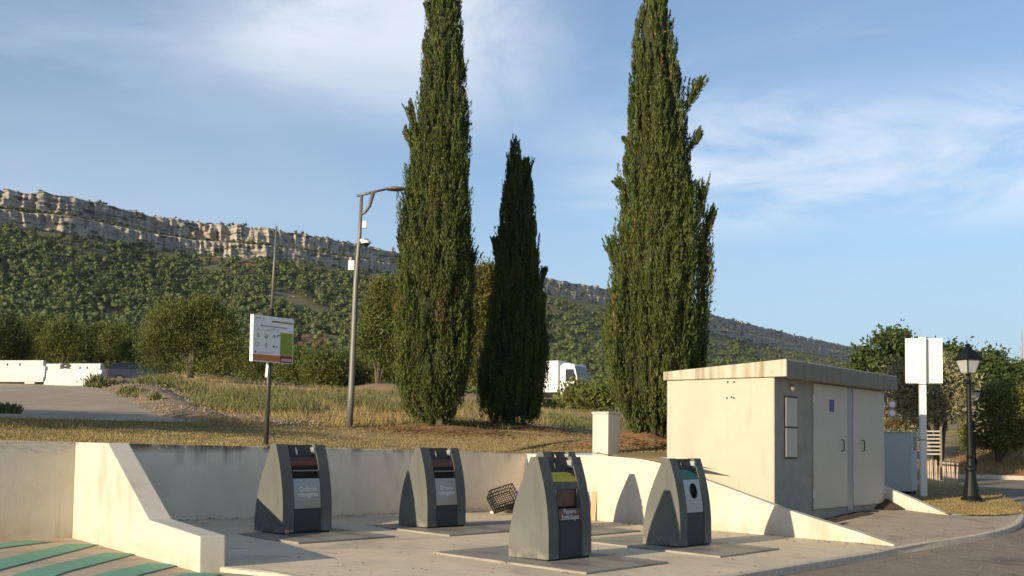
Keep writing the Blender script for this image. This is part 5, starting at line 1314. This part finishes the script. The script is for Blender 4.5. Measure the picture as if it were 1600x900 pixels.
def hillpos(u, f):
    """point on slope at azimuth pixel u, fraction f of crest distance"""
    Zc = float(np.interp(u, us_, [i[0] for i in info])); zb = float(np.interp(u, us_, [i[2] for i in info]))
    Z = max(105.0*0+Zc*f, 105); x = (u-800)/FPX*Z
    z = slope_z(Z/Zc, zb)
    if u > 1000: pass
    z += 3.0*noise.noise(Vector((x*.012, Z*.012, 0)))*min(1, max(0, (f-.15)*6))*min(1, max(0, (.97-f)*8)) + 1.0*noise.noise(Vector((x*.05, Z*.05, 0)))
    return Vector((x, Z, z))
_iz = [i[0] for i in info]; _ib = [i[2] for i in info]
def fnoise(v, o=4):
    s = 0; a = 1
    for k in range(o): s += a*noise.noise(v*(2**k)); a *= .5
    return s
rowsV = []; 
fr_list = list(np.linspace(.145, .965, 90))
CT = 34
matidx = []
V = []
for iu, u in enumerate(us_):
    Zc, ch, zb = info[iu]
    col = []
    for f in fr_list:
        Z = max(Zc*f, 100); x = (u-800)/FPX*Z; z = slope_z(Z/Zc, zb)
        z += 3.0*noise.noise(Vector((x*.012, Z*.012, 0)))*min(1, max(0, (f-.15)*6))*min(1, max(0, (.97-f)*8)) + 1.0*noise.noise(Vector((x*.05, Z*.05, 0)))*min(1, (.965-f)*20+.2)
        if Zc*f < 130: z = min(z, 8)
        col.append((x, Z, z))
    # cliffs: lower band, vegetated ledge, upper band
    sx = (u-800)/FPX
    wob = .06*noise.noise(Vector((u*.006, 0, 0)))
    Zb = Zc*.965
    for k in range(CT+1):
        t = k/CT
        # step profile
        if t < .36: st = 0.02*t
        elif t < .52: st = .02+.42*(t-.36)/.16
        elif t < .92: st = .44+.03*(t-.52)
        else: st = .46+.3*(t-.92)/.08
        tt_ = t if True else t
        X = sx*Zb
        px = noise.noise(Vector((X*.055, t*.6+3*(t > .44), 7)))*4.5 + noise.noise(Vector((X*.16, t*1.3, 1)))*4.0 + noise.noise(Vector((X*.42, t*3, 2)))*3.0 + abs(noise.noise(Vector((X*.10, t*2.5+9, 5))))*4
        strat = 1.7*noise.noise(Vector((X*.03, t*22, 11)))
        amp = ch/28*min(1, .35+t*5)
        Z = Zb + st*Zc*.06 + (px*(1 if not .38 < t < .5 else .4)+strat)*amp
        topn = (1.8*noise.noise(Vector((X*.03, 0, 20)))+1.5*noise.noise(Vector((X*.13, 0, 20))))*t
        mid = 2.2*noise.noise(Vector((X*.02, 3, 20)))*math.sin(math.pi*t)
        col.append((sx*Z, Z, zb+ch*t+topn+mid))
    last = col[-1]
    for e in (60, 200): col.append((sx*(last[1]+e), last[1]+e, CREST-4-e*.05))
    V.append(col)
NR = len(V[0]); Va = np.array(V).reshape(-1, 3)
Fa = [(i*NR+k, (i+1)*NR+k, (i+1)*NR+k+1, i*NR+k+1) for i in range(NU-1) for k in range(NR-1)]
me = meshcat('hill', [(Va, np.array(Fa))])
hillm = mat('scrubland', (.15, .125, .065), .98, .3, .10, .0, col2=(.095, .105, .04), detail=9)
overlay(hillm, (.21, .185, .14), nfac(.25, .62, .68, amp=.8, detail=8))
overlay(hillm, (.27, .115, .055), nfac(.018, .66, .70, amp=.8, detail=8, loc=(4, 0, 0)))
rockm = mat('limestone_cliff', (.26, .24, .205), .95, .2, .22, 1.0, 1.2, detail=10, stretch=(1, 1, .35), col2=(.47, .41, .33))
overlay(rockm, (.40, .26, .165), nfac(.05, .54, .72, (1, 1, .5), .6, detail=8))
overlay(rockm, (.13, .12, .105), nfac(.35, .54, .64, (1, 1, .12), .8, detail=9))
overlay(rockm, (.10, .095, .08), nfac(.25, .58, .66, (.25, .25, 2.2), .7, detail=6, loc=(7, 2, 1)))
overlay(rockm, (.05, .06, .025), nfac(.16, .58, .64, (.6, .6, 1.8), .9, detail=9, loc=(0, 9, 4)))
rockm.node_tree.nodes  # keep
me.materials.append(hillm); me.materials.append(rockm)
mi = np.zeros(len(Fa), np.int32); ks = np.tile(np.arange(NR-1), NU-1); f0 = len(fr_list)
tk = (ks-f0)/CT
mi[(ks >= f0-1) & (ks < f0+CT)] = 1; mi[(tk > .38) & (tk < .50)] = 0; mi[(tk > .95)] = 0
me.polygons.foreach_set('material_index', mi)
ho = link('hill', me); ho['kind'] = 'structure'
me.shade_smooth()
try: me.set_sharp_from_angle(angle=R(50))
except Exception as e: print(e)
if me.polygons[200].normal.z < 0: me.flip_normals()

# hillside pines: prototypes
def hill_proto(k, n, size, seed, nh=7):
    lob = []
    for _ in range(6): lob.append((random.uniform(-.28, .28), random.uniform(-.28, .28), random.uniform(.45, .85), random.uniform(.22, .34), random.uniform(.22, .34), random.uniform(.18, .28)))
    lob.append((0, 0, .55, .40, .40, .30))
    V1, F1 = clumpy(lob, n//7, 7, size, .06, .4, .45)
    vs = [V1]; fs = [F1]; o_ = len(V1)
    for (cx_, cy_, cz_, a_, b_, c_) in lob[-nh:]:
        zz_ = np.cos(np.linspace(math.pi, 0, 5))*.62; Vh, Fh = hull(zz_, np.zeros(5), np.sqrt(1-zz_**2)*.66, 7, .5, seed+cx_*9)
        vs.append(Vh*np.array((a_, b_, c_))+np.array((cx_, cy_, cz_))); fs.append(Fh+o_); o_ += len(Vh)
    V1 = np.concatenate(vs); F1 = np.concatenate(fs)
    bm = bmesh.new(); tube(bm, [(0, 0, -.15), (0, 0, .5)], [.035, .02], 5, caps=False); bm.verts.index_update()
    V2 = np.array([v.co[:] for v in bm.verts]); F2 = np.array([[v.index for v in f.verts] for f in bm.faces]); bm.free()
    return V1, F1, V2, F2
hpine = foliage('hillside_pine_needles', (.038, .055, .015), (.135, .158, .044), trans=.15, patch=.08)
hprot = [hill_proto(k, 560, .05, k) for k in range(5)]
hprot_s = [hill_proto(k, 84, .095, k, 3) for k in range(5)]
cand = []
for _ in range(30000):
    u = random.uniform(-60, 1420); t = random.random()
    # sample roughly evenly in picture height
    f = float(np.interp(t, [0, .25, .55, .8, 1.0], [.17, .30, .52, .76, .948]))+random.uniform(-.02, .02); f = min(.948, max(.155, f))
    p = hillpos(u, f)
    dens = noise.noise(Vector((p.x*.02, p.y*.02, 4)))+.7*noise.noise(Vector((p.x*.06, p.y*.06, 9)))
    if dens < -.40+.1*random.random(): continue
    # a clearing of bare red soil above the notice board and right of the second cypress
    if 450 < u < 530 and .50 < f < .68 and random.random() < .75: continue
    if 850 < u < 960 and f < .36 and random.random() < .5: continue
    h = random.choice([random.uniform(1.6, 2.8), random.uniform(2.4, 4.2), random.uniform(3.5, 5.6)])*(1+.25*(f > .6))
    cand.append((h/p.y, p, h))
print('hill trees', len(cand))
cand.sort(key=lambda c: -c[0])
def blocked(p): 
    return False
big = cand[:280]; rest = cand[280:]
pm = []
for V1, F1, V2, F2 in hprot:
    me = meshcat('hill_pine', [(V1, F1), (V2, F2)]); me.materials.append(hpine); me.materials.append(bark)
    mi = np.zeros(len(F1)+len(F2), np.int32); mi[len(F1):] = 1; me.polygons.foreach_set('material_index', mi); pm.append(me)
for i, (_, p, h) in enumerate(big):
    o = bpy.data.objects.new('pine_tree', pm[i % 5]); COL.objects.link(o); o.location = (p.x, p.y, p.z-.3); w_ = h*random.uniform(.85, 1.15)*.95
    o.scale = (w_, w_, h); o.rotation_euler = (0, 0, random.uniform(0, 6.28)); tag(o, 'small round green pine among many alike on the lower hillside', 'tree', 'pines on the lower hillside')
parts = []
for i, (_, p, h) in enumerate(rest):
    V1, F1, V2, F2 = hprot_s[i % 5]; a = random.uniform(0, 6.28); c, s = math.cos(a), math.sin(a); w_ = h*random.uniform(.85, 1.2)
    X = V1[:, 0]*c-V1[:, 1]*s; Y = V1[:, 0]*s+V1[:, 1]*c
    parts.append((np.stack([p.x+X*w_, p.y+Y*w_, p.z-.3+V1[:, 2]*h], 1), F1))
# scrub on the ledge and crest
for _ in range(1500):
    iu = random.randrange(80, NU-220); k = random.choice([f0+CT, f0+CT-1, f0+CT, f0+int(.44*CT), f0+int(.46*CT), f0+int(.42*CT), f0, f0+1])
    x, y, z = V[iu][k]
    if y > 1500 and random.random() < .5: continue
    h = random.choice([1.0, 1.2, 1.4, 1.8, 1.5, 3.0])*random.uniform(.6, 1.2) if k >= f0+CT-1 else random.uniform(1.6, 3.6)
    V1, F1, V2, F2 = hprot_s[_ % 5]; w_ = h*1.2; parts.append((np.stack([x+V1[:, 0]*w_, y-.5+V1[:, 1]*w_, z-.3-h*.2+V1[:, 2]*h], 1), F1))
o = link('pine_woods', meshcat('pine_woods', parts), hpine); tag(o, 'far pine woods and scrub covering the upper hillside and cliff ledges', 'woods', kind='stuff')
bm = bmesh.new(); G_ = {}
for i in range(30):
    for j in range(22):
        u = 452+i*2.5; f = .50+j*.008; p = hillpos(u, f); e = 1-((i-14.5)/15)**2-((j-10.5)/11)**2+.5*noise.noise(Vector((i*.25, j*.25, 3))); G_[i, j] = (bm.verts.new((p.x, p.y, p.z+.5+.5*noise.noise(Vector((i*.6, j*.6, 9))))), e)
for i in range(29):
    for j in range(21):
        q_ = [G_[i, j], G_[i+1, j], G_[i+1, j+1], G_[i, j+1]]
        if min(e for _, e in q_) > .15: bm.faces.new([v for v, _ in q_])
bmesh.ops.delete(bm, geom=[v for v in bm.verts if not v.link_faces], context='VERTS')
bmo('red_earth_slope', bm, redsoil, smooth=True)['kind'] = 'structure'
# pale boulders on the hillside
bm = bmesh.new()
for _ in range(220):
    u = random.uniform(0, 1300); f = random.uniform(.3, .93); p = hillpos(u, f); s = random.uniform(.3, .8)*(p.y/500)
    r = bmesh.ops.create_icosphere(bm, subdivisions=1, radius=s); bmesh.ops.scale(bm, vec=(random.uniform(.8, 2), 1, random.uniform(.5, 1)), verts=r['verts']); bmesh.ops.translate(bm, vec=(p.x, p.y, p.z+s*.2), verts=r['verts'])
tag(bmo('boulders', bm, mat('pale_boulder', (.42, .38, .31), .9, .2, .5)), 'pale limestone boulders scattered over the hillside', 'boulders', kind='stuff')
print('objects', len(bpy.data.objects))

# ---------------------------------------------------------------- air
hz_ = bmesh.new(); box(hz_, -1500, 3400, -90, 3300, -6, 400)
hme = bpy.data.meshes.new('haze'); hz_.to_mesh(hme); hz_.free()
hm = bpy.data.materials.new('haze'); hm.use_nodes = True; hn = hm.node_tree.nodes; hn.clear()
pv = hn.new('ShaderNodeVolumePrincipled'); pv.inputs['Color'].default_value = (.80, .87, 1, 1); pv.inputs['Density'].default_value = .00004; pv.inputs['Anisotropy'].default_value = .2
ho_ = hn.new('ShaderNodeOutputMaterial'); hm.node_tree.links.new(pv.outputs[0], ho_.inputs['Volume'])
hob = link('haze', hme, hm); hob['kind'] = 'stuff'
